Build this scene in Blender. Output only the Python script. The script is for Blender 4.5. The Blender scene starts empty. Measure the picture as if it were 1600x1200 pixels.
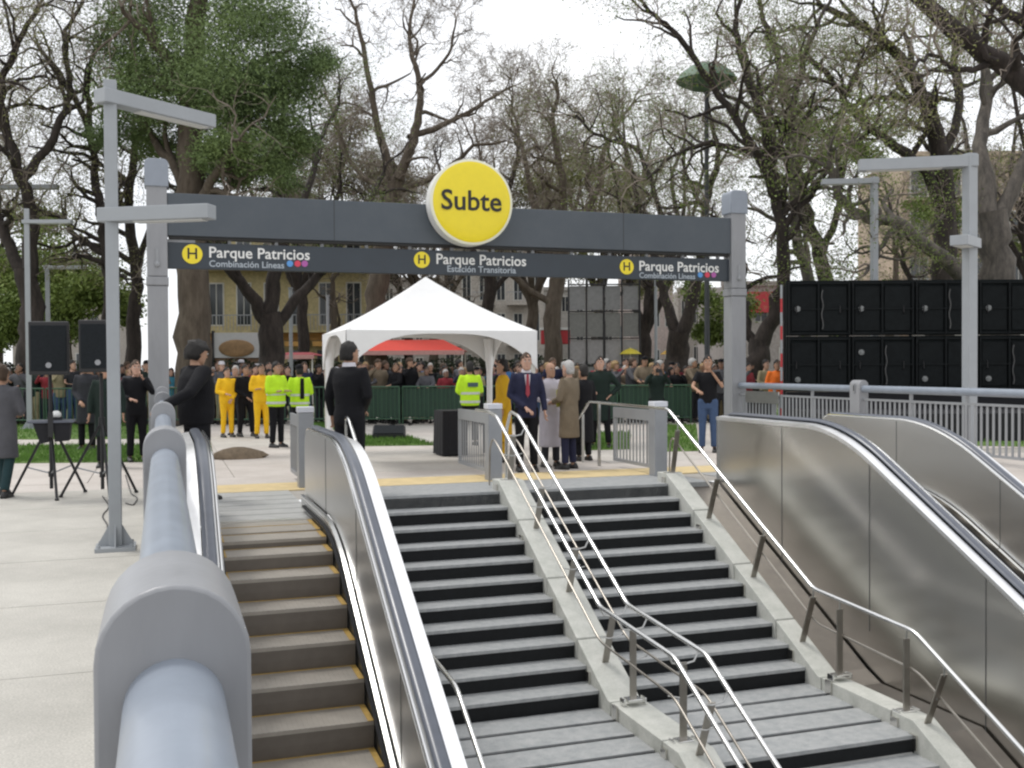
import bpy, bmesh, math, random
import numpy as np
from mathutils import Vector, Matrix
R = math.radians
SC = bpy.context.scene
COL = SC.collection

# ------------------------------------------------------------ camera, world, sun, exposure
CAM_H = 1.60
F_PX = 1630.0
YAW = math.atan(548.0/1630.0)
PITCH = -0.01675
ROLL = 0.006
cam_data = bpy.data.cameras.new('camera')
cam = bpy.data.objects.new('camera', cam_data)
COL.objects.link(cam)
cam_data.sensor_width = 36.0
cam_data.lens = F_PX/1600.0*36.0
cam_data.clip_start = 0.05
cam_data.clip_end = 2000.0
Fw = Vector((math.sin(YAW)*math.cos(PITCH), math.cos(YAW)*math.cos(PITCH), math.sin(PITCH)))
R0 = Vector((math.cos(YAW), -math.sin(YAW), 0))
U0 = R0.cross(Fw)
Rt = R0*math.cos(ROLL) - U0*math.sin(ROLL)
Up = R0*math.sin(ROLL) + U0*math.cos(ROLL)
M = Matrix(((Rt.x, Up.x, -Fw.x, 0), (Rt.y, Up.y, -Fw.y, 0), (Rt.z, Up.z, -Fw.z, CAM_H), (0, 0, 0, 1)))
cam.matrix_world = M
SC.camera = cam

world = bpy.data.worlds.new('World')
SC.world = world
world.use_nodes = True
nt = world.node_tree
for n in list(nt.nodes): nt.nodes.remove(n)
wo = nt.nodes.new('ShaderNodeOutputWorld')
bg = nt.nodes.new('ShaderNodeBackground'); bg.inputs['Strength'].default_value = 0.11
sky = nt.nodes.new('ShaderNodeTexSky'); sky.sky_type = 'NISHITA'; sky.sun_disc = False
SUN_EL, SUN_AZ = 62.0, 318.0
sky.sun_elevation = R(SUN_EL); sky.sun_rotation = R(SUN_AZ)
tc = nt.nodes.new('ShaderNodeTexCoord')
ns = nt.nodes.new('ShaderNodeTexNoise'); ns.inputs['Scale'].default_value = 2.2; ns.inputs['Detail'].default_value = 5
cr = nt.nodes.new('ShaderNodeValToRGB')
cr.color_ramp.elements[0].position = 0.30; cr.color_ramp.elements[0].color = (8.4, 8.6, 9.0, 1)
cr.color_ramp.elements[1].position = 0.66; cr.color_ramp.elements[1].color = (9.8, 9.8, 9.8, 1)
mx = nt.nodes.new('ShaderNodeMix'); mx.data_type = 'RGBA'; mx.inputs[0].default_value = 0.9
nt.links.new(tc.outputs['Generated'], ns.inputs['Vector'])
nt.links.new(ns.outputs['Fac'], cr.inputs['Fac'])
nt.links.new(sky.outputs['Color'], mx.inputs[6])
nt.links.new(cr.outputs['Color'], mx.inputs[7])
nt.links.new(mx.outputs[2], bg.inputs['Color'])
nt.links.new(bg.outputs['Background'], wo.inputs['Surface'])

sd = bpy.data.lights.new('sun', 'SUN'); sd.energy = 1.3; sd.angle = R(14); sd.color = (1.0, 0.97, 0.92)
so = bpy.data.objects.new('sun', sd); COL.objects.link(so)
_az = R(SUN_AZ)
sun_dir = Vector((math.sin(_az)*math.cos(R(SUN_EL)), math.cos(_az)*math.cos(R(SUN_EL)), math.sin(R(SUN_EL))))
so.rotation_euler = sun_dir.to_track_quat('Z', 'Y').to_euler()
SC.view_settings.view_transform = 'Standard'
SC.view_settings.look = 'None'
SC.view_settings.exposure = 0.30
SC.view_settings.gamma = 1.0
SC.view_settings.use_curve_mapping = False
SC.render.engine = 'CYCLES'
SC.cycles.pixel_filter_type = 'BLACKMAN_HARRIS'
SC.cycles.filter_width = 2.3

# ------------------------------------------------------------ placing helpers (1600x1200 photo pixels -> world)
def ray(px, py):
    return Fw + Rt*((px-800)/F_PX) + Up*((600-py)/F_PX)
CAMP = Vector((0, 0, CAM_H))
def at_z(px, py, z=0.0):
    r = ray(px, py); return CAMP + r*((z-CAM_H)/r.z)
def at_Y(px, py, Y):
    r = ray(px, py); return CAMP + r*(Y/r.y)
def at_X(px, py, X):
    r = ray(px, py); return CAMP + r*(X/r.x)
def at_d(px, py, d):
    return CAMP + ray(px, py)*d
def gnd(px, d, z=0.0):
    p = CAMP + ray(px, 573)*d; return Vector((p.x, p.y, z))

# ------------------------------------------------------------ materials
MATS = {}
def mat(name, col, rough=0.6, metal=0.0, var=0.12, scale=8.0, bump=0.0, bscale=60.0, spec=0.5, coat=0.0, obj=True, stretch=None, alpha=None, trans=0.0, sheen=0.0):
    if name in MATS: return MATS[name]
    m = bpy.data.materials.new(name); m.use_nodes = True
    t = m.node_tree; b = t.nodes['Principled BSDF']
    b.inputs['Roughness'].default_value = rough
    b.inputs['Metallic'].default_value = metal
    b.inputs['Specular IOR Level'].default_value = spec
    if coat: b.inputs['Coat Weight'].default_value = coat; b.inputs['Coat Roughness'].default_value = 0.15
    if sheen: b.inputs['Sheen Weight'].default_value = sheen
    if trans: b.inputs['Transmission Weight'].default_value = trans
    if alpha is not None: b.inputs['Alpha'].default_value = alpha
    c = (col[0], col[1], col[2], 1)
    tcn = t.nodes.new('ShaderNodeTexCoord')
    src = tcn.outputs['Object']
    if stretch:
        mp = t.nodes.new('ShaderNodeMapping'); mp.inputs['Scale'].default_value = stretch
        t.links.new(src, mp.inputs['Vector']); src = mp.outputs['Vector']
    if var > 0:
        n = t.nodes.new('ShaderNodeTexNoise'); n.inputs['Scale'].default_value = scale; n.inputs['Detail'].default_value = 6; n.inputs['Roughness'].default_value = 0.65
        t.links.new(src, n.inputs['Vector'])
        r = t.nodes.new('ShaderNodeValToRGB')
        lo = [max(0, x*(1-var)) for x in col]; hi = [min(1, x*(1+var)) for x in col]
        r.color_ramp.elements[0].position = 0.3; r.color_ramp.elements[0].color = (*lo, 1)
        r.color_ramp.elements[1].position = 0.7; r.color_ramp.elements[1].color = (*hi, 1)
        t.links.new(n.outputs['Fac'], r.inputs['Fac'])
        t.links.new(r.outputs['Color'], b.inputs['Base Color'])
        if rough > 0.05:
            mr = t.nodes.new('ShaderNodeMapRange'); mr.inputs['To Min'].default_value = rough*0.85; mr.inputs['To Max'].default_value = min(1, rough*1.15)
            t.links.new(n.outputs['Fac'], mr.inputs['Value']); t.links.new(mr.outputs['Result'], b.inputs['Roughness'])
    else:
        b.inputs['Base Color'].default_value = c
    if bump > 0:
        n2 = t.nodes.new('ShaderNodeTexNoise'); n2.inputs['Scale'].default_value = bscale; n2.inputs['Detail'].default_value = 4
        t.links.new(src, n2.inputs['Vector'])
        bp = t.nodes.new('ShaderNodeBump'); bp.inputs['Strength'].default_value = bump; bp.inputs['Distance'].default_value = 0.02
        t.links.new(n2.outputs['Fac'], bp.inputs['Height']); t.links.new(bp.outputs['Normal'], b.inputs['Normal'])
    MATS[name] = m
    return m

def two_tone(name, c1, c2, scale, lo=0.42, hi=0.58, rough=0.8, bump=0.2, detail=8, fine=None, stretch=None):
    """noise-mixed two colour surface with optional fine speckle"""
    if name in MATS: return MATS[name]
    m = bpy.data.materials.new(name); m.use_nodes = True
    t = m.node_tree; b = t.nodes['Principled BSDF']; b.inputs['Roughness'].default_value = rough
    tcn = t.nodes.new('ShaderNodeTexCoord'); src = tcn.outputs['Object']
    if stretch:
        mp = t.nodes.new('ShaderNodeMapping'); mp.inputs['Scale'].default_value = stretch
        t.links.new(src, mp.inputs['Vector']); src = mp.outputs['Vector']
    n = t.nodes.new('ShaderNodeTexNoise'); n.inputs['Scale'].default_value = scale; n.inputs['Detail'].default_value = detail; n.inputs['Roughness'].default_value = 0.7
    t.links.new(src, n.inputs['Vector'])
    r = t.nodes.new('ShaderNodeValToRGB')
    r.color_ramp.elements[0].position = lo; r.color_ramp.elements[0].color = (*c1, 1)
    r.color_ramp.elements[1].position = hi; r.color_ramp.elements[1].color = (*c2, 1)
    t.links.new(n.outputs['Fac'], r.inputs['Fac'])
    out = r.outputs['Color']
    if fine:
        n3 = t.nodes.new('ShaderNodeTexNoise'); n3.inputs['Scale'].default_value = fine; n3.inputs['Detail'].default_value = 3
        t.links.new(src, n3.inputs['Vector'])
        mr = t.nodes.new('ShaderNodeMapRange'); mr.inputs['From Min'].default_value = 0.3; mr.inputs['From Max'].default_value = 0.7
        mr.inputs['To Min'].default_value = 0.8; mr.inputs['To Max'].default_value = 1.15
        t.links.new(n3.outputs['Fac'], mr.inputs['Value'])
        mm = t.nodes.new('ShaderNodeVectorMath'); mm.operation = 'SCALE'
        t.links.new(out, mm.inputs[0]); t.links.new(mr.outputs['Result'], mm.inputs['Scale']); out = mm.outputs['Vector']
    t.links.new(out, b.inputs['Base Color'])
    if bump:
        bp = t.nodes.new('ShaderNodeBump'); bp.inputs['Strength'].default_value = bump; bp.inputs['Distance'].default_value = 0.02
        t.links.new(n.outputs['Fac'], bp.inputs['Height']); t.links.new(bp.outputs['Normal'], b.inputs['Normal'])
    MATS[name] = m
    return m

PAVE = two_tone('pale_paving', (0.37, 0.355, 0.32), (0.50, 0.48, 0.435), 0.9, 0.30, 0.62, 0.75, 0.08, fine=90)
PAVE2 = two_tone('pink_paving', (0.46, 0.415, 0.375), (0.56, 0.515, 0.475), 0.9, 0.35, 0.65, 0.8, 0.08, fine=60)
PAVE3 = two_tone('warm_paving', (0.44, 0.41, 0.375), (0.55, 0.52, 0.475), 1.3, 0.35, 0.65, 0.8, 0.08, fine=60)
JOINT = mat('joint_mortar', (0.34, 0.32, 0.29), 0.9, var=0.2, scale=20)
TACT = mat('yellow_tactile', (0.60, 0.47, 0.25), 0.7, var=0.14, scale=5, bump=0.3, bscale=40)
STONE = two_tone('stair_granite', (0.27, 0.285, 0.29), (0.38, 0.385, 0.385), 9, 0.35, 0.65, 0.5, 0.05, fine=160)
RISER = mat('dark_riser', (0.009, 0.010, 0.011), 0.7, var=0.3, scale=10, spec=.25)
STRING = two_tone('stringer_concrete', (0.44, 0.45, 0.41), (0.56, 0.56, 0.52), 6, 0.35, 0.65, 0.6, 0.1, fine=200)
SHAFT = mat('shaft_wall', (0.30, 0.30, 0.29), 0.7, var=0.2, scale=3, bump=0.1)
STEEL = mat('brushed_steel', (0.50, 0.50, 0.49), 0.30, 1.0, var=0.10, scale=3, stretch=(1, 1, 6))
STEELW = mat('panel_steel', (0.66, 0.645, 0.61), 0.25, 1.0, var=0.03, scale=0.7, stretch=(1, 0.6, 2.5))
STEELI = mat('inner_panel_steel', (0.72, 0.72, 0.71), 0.34, 0.95, var=0.03, scale=0.7, stretch=(1, 0.6, 2.5))
BRKT = mat('upright_steel', (0.36, 0.335, 0.30), 0.35, 1.0, var=0.1)
INFILL = mat('infill_metal', (0.13, 0.115, 0.10), 0.35, 0.4, var=0.2, scale=4)
SEAM = mat('seam_grey', (0.14, 0.14, 0.14), 0.6, 0.5, var=0)
DECK = mat('deck_steel', (0.93, 0.93, 0.93), 0.34, 1.0, var=0.05, scale=4)
POLISH = mat('polished_steel', (0.70, 0.70, 0.69), 0.2, 1.0, var=0.03)
RUBBER = mat('handrail_rubber', (0.09, 0.10, 0.125), 0.30, var=0.1, spec=0.6)
GPAINT = mat('grey_paint', (0.28, 0.29, 0.305), 0.42, var=0.07, scale=4, bump=0.03)
GPAINT2 = mat('post_paint', (0.275, 0.28, 0.295), 0.4, var=0.12, scale=3, bump=0.05, stretch=(1,1,.25))
TUBEP = mat('tube_paint', (0.25, 0.285, 0.34), 0.36, var=0.10, scale=5, coat=0.15, bump=0.02, bscale=25)
LAMPP = mat('lamp_paint', (0.33, 0.35, 0.37), 0.4, var=0.05, scale=4)
BEAM = two_tone('beam_paint', (0.060, 0.074, 0.09), (0.078, 0.092, 0.108), 1.5, 0.3, 0.7, 0.45, 0.03)
SIGNP = mat('sign_panel', (0.030, 0.040, 0.052), 0.4, var=0.12, scale=2)
YEL = mat('sign_yellow', (0.85, 0.68, 0.012), 0.35, var=0.03, coat=0.2)
WHT = mat('white_plastic', (0.78, 0.78, 0.76), 0.4, var=0.03)
BLK = mat('black_print', (0.015, 0.014, 0.013), 0.5, var=0)
BLUE = mat('blue_dot', (0.10, 0.30, 0.65), 0.5, var=0)
RED = mat('red_dot', (0.65, 0.05, 0.10), 0.5, var=0)
PURP = mat('purple_dot', (0.40, 0.10, 0.35), 0.5, var=0)
ESCT = mat('escalator_tread', (0.36, 0.33, 0.29), 0.5, 0.3, var=0.12, scale=5)
ESCR = mat('escalator_riser', (0.165, 0.145, 0.125), 0.55, 0.3, var=0.12, scale=5)
EYEL = mat('step_edge_yellow', (0.42, 0.27, 0.07), 0.55, var=0.2, scale=12)
BRIS = mat('skirt_brush', (0.015, 0.015, 0.017), 0.9, var=0)
TENT = mat('tent_fabric', (0.78, 0.78, 0.775), 0.6, var=0.04, scale=3, bump=0.35, bscale=3)
TENTP = mat('tent_pole_white', (0.7, 0.69, 0.64), 0.45, var=0.04)
BLACKP = mat('black_plastic', (0.012, 0.012, 0.014), 0.5, var=0.3, scale=6)
BLACKC = mat('black_cloth', (0.012, 0.012, 0.015), 0.9, var=0.3, scale=5, bump=0.4, bscale=7)
SPKG = mat('speaker_grille', (0.014, 0.017, 0.020), 0.8, var=0.3, scale=30, spec=.2)
LEDB = mat('led_cabinet', (0.010, 0.013, 0.014), 0.8, var=0.35, scale=5, bump=0.2, bscale=18, spec=.15)
GREENF = mat('barrier_green', (0.03, 0.085, 0.045), 0.5, var=0.15)
GREENM = mat('barrier_mesh_green', (0.022, 0.055, 0.035), 0.7, var=0.2)
REDC = mat('red_canvas', (0.62, 0.05, 0.03), 0.7, var=0.1)
REDS = mat('red_sign', (0.5, 0.04, 0.05), 0.5, var=0.1)
BARK1 = two_tone('bark_dark', (0.018, 0.014, 0.012), (0.055, 0.043, 0.037), 3.5, 0.35, 0.65, 0.95, 0.8, stretch=(2, 2, 0.6))
BARK2 = two_tone('bark_brown', (0.06, 0.045, 0.033), (0.13, 0.105, 0.08), 2.5, 0.35, 0.65, 0.95, 0.8, stretch=(2, 2, 0.5))
BARK3 = two_tone('bark_grey', (0.055, 0.05, 0.045), (0.16, 0.14, 0.12), 3.0, 0.35, 0.65, 0.95, 0.8, stretch=(2, 2, 0.6))
TWIG = mat('twig_bark', (0.25, 0.21, 0.175), 0.95, var=0.3, scale=1.0)
LEAFD = two_tone('leaf_dark', (0.07, 0.115, 0.04), (0.18, 0.25, 0.08), 0.45, 0.35, 0.65, 0.7, 0)
LEAFM = two_tone('leaf_mid', (0.09, 0.14, 0.025), (0.19, 0.25, 0.05), 0.8, 0.35, 0.65, 0.7, 0)
LEAFO = two_tone('leaf_olive', (0.14, 0.155, 0.045), (0.26, 0.27, 0.10), 0.7, 0.35, 0.65, 0.8, 0)
LEAFB = two_tone('leaf_bronze', (0.16, 0.135, 0.095), (0.28, 0.25, 0.18), 0.7, 0.35, 0.65, 0.8, 0)
GRASS = two_tone('lawn_green', (0.055, 0.12, 0.018), (0.13, 0.21, 0.035), 1.6, 0.3, 0.7, 0.9, 0.3, fine=30)
BLADE = mat('grass_blade', (0.10, 0.20, 0.03), 0.8, var=0.3, scale=2)
ASPH = mat('asphalt', (0.07, 0.07, 0.07), 0.9, var=0.2, scale=2)
SOIL = two_tone('park_soil', (0.12, 0.10, 0.07), (0.10, 0.13, 0.05), 0.4, 0.4, 0.6, 0.95, 0.2)

# ------------------------------------------------------------ geometry container
def meta(o, label=None, cat=None, group=None, kind=None):
    if label: o['label'] = label
    if cat: o['category'] = cat
    if group: o['group'] = group
    if kind: o['kind'] = kind
    return o
def empty(name, loc, label=None, cat=None, group=None, rz=0.0, kind=None):
    o = bpy.data.objects.new(name, None); COL.objects.link(o)
    o.location = loc; o.rotation_euler = (0, 0, rz); o.empty_display_size = 0.2
    return meta(o, label, cat, group, kind)
def world_loc(o):
    v = Vector((0, 0, 0))
    while o is not None: v += Vector(o.location); o = o.parent
    return v
class G:
    def __init__(s): s.v = []; s.f = []; s.m = []
    def add(s, vs, fs, m=0):
        n = len(s.v); s.v += [tuple(x) for x in vs]
        for f in fs: s.f.append(tuple(i+n for i in f)); s.m.append(m)
        return s
    def box(s, x0, x1, y0, y1, z0, z1, m=0):
        v = [(x0,y0,z0),(x1,y0,z0),(x1,y1,z0),(x0,y1,z0),(x0,y0,z1),(x1,y0,z1),(x1,y1,z1),(x0,y1,z1)]
        return s.add(v, [(0,3,2,1),(4,5,6,7),(0,1,5,4),(1,2,6,5),(2,3,7,6),(3,0,4,7)], m)
    def cbox(s, c, sx, sy, sz, rz=0.0, m=0):
        cs, sn = math.cos(rz), math.sin(rz); vs = []
        for z in (-1, 1):
            for x, y in ((-1,-1),(1,-1),(1,1),(-1,1)):
                X, Y = x*sx/2, y*sy/2
                vs.append((c[0]+X*cs-Y*sn, c[1]+X*sn+Y*cs, c[2]+z*sz/2))
        return s.add(vs, [(0,3,2,1),(4,5,6,7),(0,1,5,4),(1,2,6,5),(2,3,7,6),(3,0,4,7)], m)
    def bar(s, p, q, w, h, up=(0,0,1), m=0):
        p = Vector(p); q = Vector(q); d = (q-p).normalized(); u = Vector(up)
        sd_ = d.cross(u)
        if sd_.length < 1e-4: sd_ = Vector((1,0,0))
        sd_.normalize(); u = sd_.cross(d)
        vs = []
        for c in (p, q):
            for a, b in ((-1,-1),(1,-1),(1,1),(-1,1)): vs.append(c+sd_*(a*w/2)+u*(b*h/2))
        return s.add(vs, [(0,1,2,3),(7,6,5,4),(0,4,5,1),(1,5,6,2),(2,6,7,3),(3,7,4,0)], m)
    def tube(s, pts, r, n=8, m=0, cap=True, ex=1.0, ey=1.0):
        pts = [Vector(p) for p in pts]
        if not hasattr(r, '__len__'): r = [r]*len(pts)
        N = len(pts); d0 = (pts[1]-pts[0]).normalized()
        a = d0.cross(Vector((0,0,1)))
        if a.length < 0.05: a = d0.cross(Vector((0,1,0)))
        a.normalize(); vs = []
        for i, p in enumerate(pts):
            if i == 0: d = d0
            elif i == N-1: d = (pts[-1]-pts[-2]).normalized()
            else: d = ((pts[i]-pts[i-1]).normalized()+(pts[i+1]-pts[i]).normalized())
            if d.length < 1e-6: d = d0
            d.normalize()
            a = (a-d*a.dot(d))
            if a.length < 1e-5: a = d.orthogonal()
            a.normalize(); b = d.cross(a)
            for k in range(n):
                t = 2*math.pi*k/n
                vs.append(p+a*(math.cos(t)*r[i]*ex)+b*(math.sin(t)*r[i]*ey))
        fs = []
        for i in range(N-1):
            for k in range(n):
                fs.append((i*n+k, i*n+(k+1)%n, (i+1)*n+(k+1)%n, (i+1)*n+k))
        if cap:
            fs.append(tuple(range(n))[::-1]); fs.append(tuple((N-1)*n+k for k in range(n)))
        return s.add(vs, fs, m)
    def prism(s, poly, a, b, axis='x', m=0):
        """poly in the two other axes, extruded a..b along axis"""
        n = len(poly); vs = []
        for t in (a, b):
            for p in poly:
                if axis == 'x': vs.append((t, p[0], p[1]))
                elif axis == 'y': vs.append((p[0], t, p[1]))
                else: vs.append((p[0], p[1], t))
        fs = [tuple(range(n))[::-1], tuple(range(n, 2*n))]
        for k in range(n): fs.append((k, (k+1)%n, n+(k+1)%n, n+k))
        return s.add(vs, fs, m)
    def loft(s, rings, m=0, cap=True):
        n = len(rings[0]); vs = [p for r in rings for p in r]; fs = []
        for i in range(len(rings)-1):
            for k in range(n): fs.append((i*n+k, i*n+(k+1)%n, (i+1)*n+(k+1)%n, (i+1)*n+k))
        if cap: fs.append(tuple(range(n))[::-1]); fs.append(tuple((len(rings)-1)*n+k for k in range(n)))
        return s.add(vs, fs, m)
    def ell(s, c, rx, ry, rz, nu=12, nv=8, m=0):
        rings = []
        for j in range(nv+1):
            ph = -math.pi/2+math.pi*j/nv
            rr = max(0.002, math.cos(ph))
            rings.append([(c[0]+rx*rr*math.cos(2*math.pi*k/nu), c[1]+ry*rr*math.sin(2*math.pi*k/nu), c[2]+rz*math.sin(ph)) for k in range(nu)])
        return s.loft(rings, m)
    def mesh(s, name, off=(0,0,0)):
        me = bpy.data.meshes.new(name)
        ox, oy, oz = off
        me.from_pydata([(x-ox, y-oy, z-oz) for x, y, z in s.v], [], s.f)
        if len(set(s.m)) > 1: me.polygons.foreach_set('material_index', s.m)
        return me
    def build(s, name, mats, parent=None, smooth=False, bevel=0.0, local=False, recalc=True, kind=None, angle=40):
        off = (0,0,0) if (parent is None or local) else world_loc(parent)
        me = s.mesh(name, off)
        if recalc:
            bm = bmesh.new(); bm.from_mesh(me); bmesh.ops.recalc_face_normals(bm, faces=bm.faces); bm.to_mesh(me); bm.free()
        for mm in (mats if isinstance(mats, (list, tuple)) else [mats]): me.materials.append(mm)
        o = bpy.data.objects.new(name, me); COL.objects.link(o)
        if parent is not None: o.parent = parent
        if smooth:
            me.polygons.foreach_set('use_smooth', [True]*len(me.polygons))
            me.set_sharp_from_angle(angle=R(angle))
        if bevel:
            b = o.modifiers.new('bevel', 'BEVEL'); b.width = bevel; b.segments = 2; b.limit_method = 'ANGLE'
        if kind: o['kind'] = kind
        return o
def place(me, name, loc, parent, rz=0.0, m=None):
    o = bpy.data.objects.new(name, me); COL.objects.link(o); o.location = loc; o.rotation_euler = (0,0,rz); o.parent = parent
    return o
def copy_tree(o, parent=None):
    c = o.copy(); COL.objects.link(c); c.parent = parent
    for k in ('label',):
        pass
    for ch in list(o.children): copy_tree(ch, c)
    return c
def recenter(o):
    """move a top-level mesh's origin to the centre of its footprint"""
    vs = [v.co for v in o.data.vertices]
    c = Vector(((min(v.x for v in vs)+max(v.x for v in vs))/2, (min(v.y for v in vs)+max(v.y for v in vs))/2, min(v.z for v in vs)))
    o.data.transform(Matrix.Translation(-c)); o.location = c
    return o
def text(s, width, centre_or_left, y, z, m, parent, name, align='LEFT', depth=0.004, height=None):
    cu = bpy.data.curves.new(name, 'FONT'); cu.body = s; cu.extrude = 0.5; cu.align_x = 'LEFT'; cu.resolution_u = 3; cu.offset = 0.012
    o = bpy.data.objects.new('tmp', cu); COL.objects.link(o)
    dg = bpy.context.evaluated_depsgraph_get()
    me = bpy.data.meshes.new_from_object(o.evaluated_get(dg))
    bpy.data.objects.remove(o)
    xs = [v.co.x for v in me.vertices]; ys = [v.co.y for v in me.vertices]
    x0, x1 = min(xs), max(xs); sc = width/(x1-x0); w0 = x0 if align == 'LEFT' else (x0+x1)/2
    scy = sc if height is None else height
    off = world_loc(parent)
    for v in me.vertices:
        X, Y, Z = v.co
        v.co = ((X-w0)*sc+centre_or_left-off.x, y-(Z+0.5)*depth-off.y, Y*scy+z-off.z)
    me.name = name; me.materials.clear(); me.materials.append(m)
    t = bpy.data.objects.new(name, me); COL.objects.link(t); t.parent = parent
    return t
# ============================================================ GROUND AND SHAFT
HX0, HX1, HY0, HY1 = 0.10, 9.25, -14.0, 12.90      # the stair shaft opening
GZ = -0.012
g = G()
xs = [-220, HX0, HX1, 260]; ys = [-120, HY0, HY1, 34.0]
for i in range(3):
    for j in range(3):
        if i == 1 and j == 1: continue
        g.add([(xs[i],ys[j],GZ),(xs[i+1],ys[j],GZ),(xs[i+1],ys[j+1],GZ),(xs[i],ys[j+1],GZ)], [(0,1,2,3)])
plaza = g.build('plaza_ground', [JOINT], recalc=False); meta(plaza, 'pale paved plaza around the station stairs', kind='structure')
g = G(); g.add([(-220,34,GZ-.006),(260,34,GZ-.006),(260,60,GZ-.006),(-220,60,GZ-.006)], [(0,1,2,3)])
meta(g.build('park_ground', [SOIL], recalc=False), kind='structure', label='park soil and thin grass beyond the barriers')
g = G(); g.add([(-220,60,GZ-.003),(260,60,GZ-.003),(260,500,GZ-.003),(-220,500,GZ-.003)], [(0,1,2,3)])
meta(g.build('street', [ASPH], recalc=False), kind='structure', label='asphalt street in front of the far buildings')

# paving slabs as single pieces
rng = random.Random(4)
slab_me = {}
def slab_mesh(w, l, m, key):
    if key in slab_me: return slab_me[key]
    gg = G(); gg.box(-w/2, w/2, -l/2, l/2, -0.010, 0.0); me = gg.mesh('slab'); me.materials.append(m); slab_me[key] = me; return me
near_pave = empty('near_paving', (0,0,0), kind='structure'); near_pave['label'] = 'large pale concrete slabs left of the tube railing'
W = 1.78
for i in range(6):
    for j in range(9):
        x = -0.16-W*(i+0.5); y = -1.2+W*(j+0.5)
        place(slab_mesh(W-.008, W-.008, PAVE, 'a'), 'slab', (x, y, rng.uniform(-.0008,.0008)), near_pave)
far_pave = empty('far_paving', (0,0,0), kind='structure'); far_pave['label'] = 'pinkish paving of the plaza behind the stairs'
Y0 = -1.2+9*W
W2 = 2.0
for i in range(15):
    for j in range(8):
        x = -11.0+W2*(i+0.5); y = Y0+0.95+W2*(j+0.5)
        place(slab_mesh(W2-.012, W2-.012, PAVE2 if rng.random() < .6 else PAVE3, 'b%d' % rng.randint(0,1) if False else ('p' if rng.random()<.6 else 'q')), 'slab', (x, y, rng.uniform(-.001,.001)), far_pave)
g = G(); g.box(-10.84, 9.3, Y0+.006, Y0+.94, -.010, 0); 
g.box(9.26, 19, -1, Y0, -.010, 0); g.box(0.02, 9.25, 14.76, Y0, -.010, 0)
meta(g.build('paving_band', [PAVE2]), kind='structure', label='plain paving bands around the shaft')
# warm tactile strip and grey threshold along the top of the stairs
g = G(); g.box(0.10, 9.25, 13.85, 14.75, -.010, 0.004)
meta(g.build('tactile_strip', [TACT]), kind='structure', label='sandy yellow tactile strip along the top of stairs and escalators')
g = G(); g.box(-0.16, HX0, 12.9, 14.75, -.01, 0.002); g.box(-.16, HX0-.002, -1.2, 12.9, -.4, 0.10)
meta(g.build('kerb', [STRING]), kind='structure', label='low concrete kerb under the tube railing')
g = G(); g.box(1.95, 7.15, 12.72, 13.845, -.30, 0.0); 
meta(g.build('threshold_stone', [STONE]), kind='structure', label='grey stone threshold above the first riser')
# shaft walls and floor
g = G()
g.box(HX0-.3, HX0, HY0, HY1, -7, -0.02); g.box(HX1, HX1+.3, HY0, HY1, -7, -0.02); g.box(HX0, HX1, HY1-.05, HY1+.2, -7, -.32); g.box(HX0, HX1, HY0-.3, HY0, -7, -.02)
g.box(HX0-.3, HX1+.3, HY0, HY1, -7.2, -7.0)
meta(g.build('shaft_wall', [SHAFT]), kind='structure', label='concrete walls of the stair shaft')

# lawns with short blades
def lawn(poly, name_label, seed, n):
    gg = G(); zz = 0.012
    gg.prism([(p.x, p.y) for p in poly], -0.006, zz, 'z')
    o = gg.build('lawn', [GRASS]); meta(o, name_label, kind='stuff')
    r = np.random.default_rng(seed)
    P = np.array([(p.x, p.y) for p in poly]); mn, mx_ = P.min(0), P.max(0)
    pts = mn+(mx_-mn)*r.random((n*2, 2))
    inside = np.zeros(len(pts), bool); j = len(P)-1
    for i in range(len(P)):
        c = ((P[i,1] > pts[:,1]) != (P[j,1] > pts[:,1])) & (pts[:,0] < (P[j,0]-P[i,0])*(pts[:,1]-P[i,1])/(P[j,1]-P[i,1]+1e-9)+P[i,0]); inside ^= c; j = i
    pts = pts[inside][:n]; k = len(pts)
    a = r.random(k)*6.28; h = .04+.06*r.random(k); w = .012
    V = np.zeros((k,3,3)); V[:,0,:2] = pts-np.c_[np.cos(a),np.sin(a)]*w; V[:,1,:2] = pts+np.c_[np.cos(a),np.sin(a)]*w
    V[:,2,:2] = pts+r.normal(0,.02,(k,2)); V[:,:2,2] = zz; V[:,2,2] = zz+h
    me = bpy.data.meshes.new('grass_blades'); me.from_pydata(V.reshape(-1,3).tolist(), [], [(3*i,3*i+1,3*i+2) for i in range(k)])
    me.materials.append(BLADE); b = bpy.data.objects.new('grass_blades', me); COL.objects.link(b); b.parent = o; b['kind'] = 'stuff'
lawn([at_z(-260,727), at_z(232,722), at_z(232,696), at_z(-260,698)], 'bright green strip of lawn in front of the path at left', 1, 9000)
lawn([at_z(-260,688), at_z(236,686), at_z(236,655), at_z(-260,657)], 'lawn behind the path at left, below the barriers', 2, 7000)
lawn([at_z(498,698), at_z(680,696), at_z(640,684), at_z(500,680)], 'small wedge of lawn left of the tent table', 3, 3000)
lawn([at_z(480,672), at_z(560,671), at_z(560,661), at_z(480,661)], 'patch of lawn behind the suited man', 4, 1500)
lawn([at_z(905,704), at_z(985,702), at_z(985,676), at_z(905,678)], 'patch of lawn right of the man in the brown jacket', 5, 2500)
lawn([at_z(1036,706), at_z(1092,705), at_z(1088,664), at_z(1034,664)], 'patch of lawn left of the man in jeans', 6, 2500)
lawn([at_z(1180,690), at_z(1700,700), at_z(1900,640), at_z(1150,640)], 'lawn behind the right railing under the screens', 7, 6000)

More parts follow.
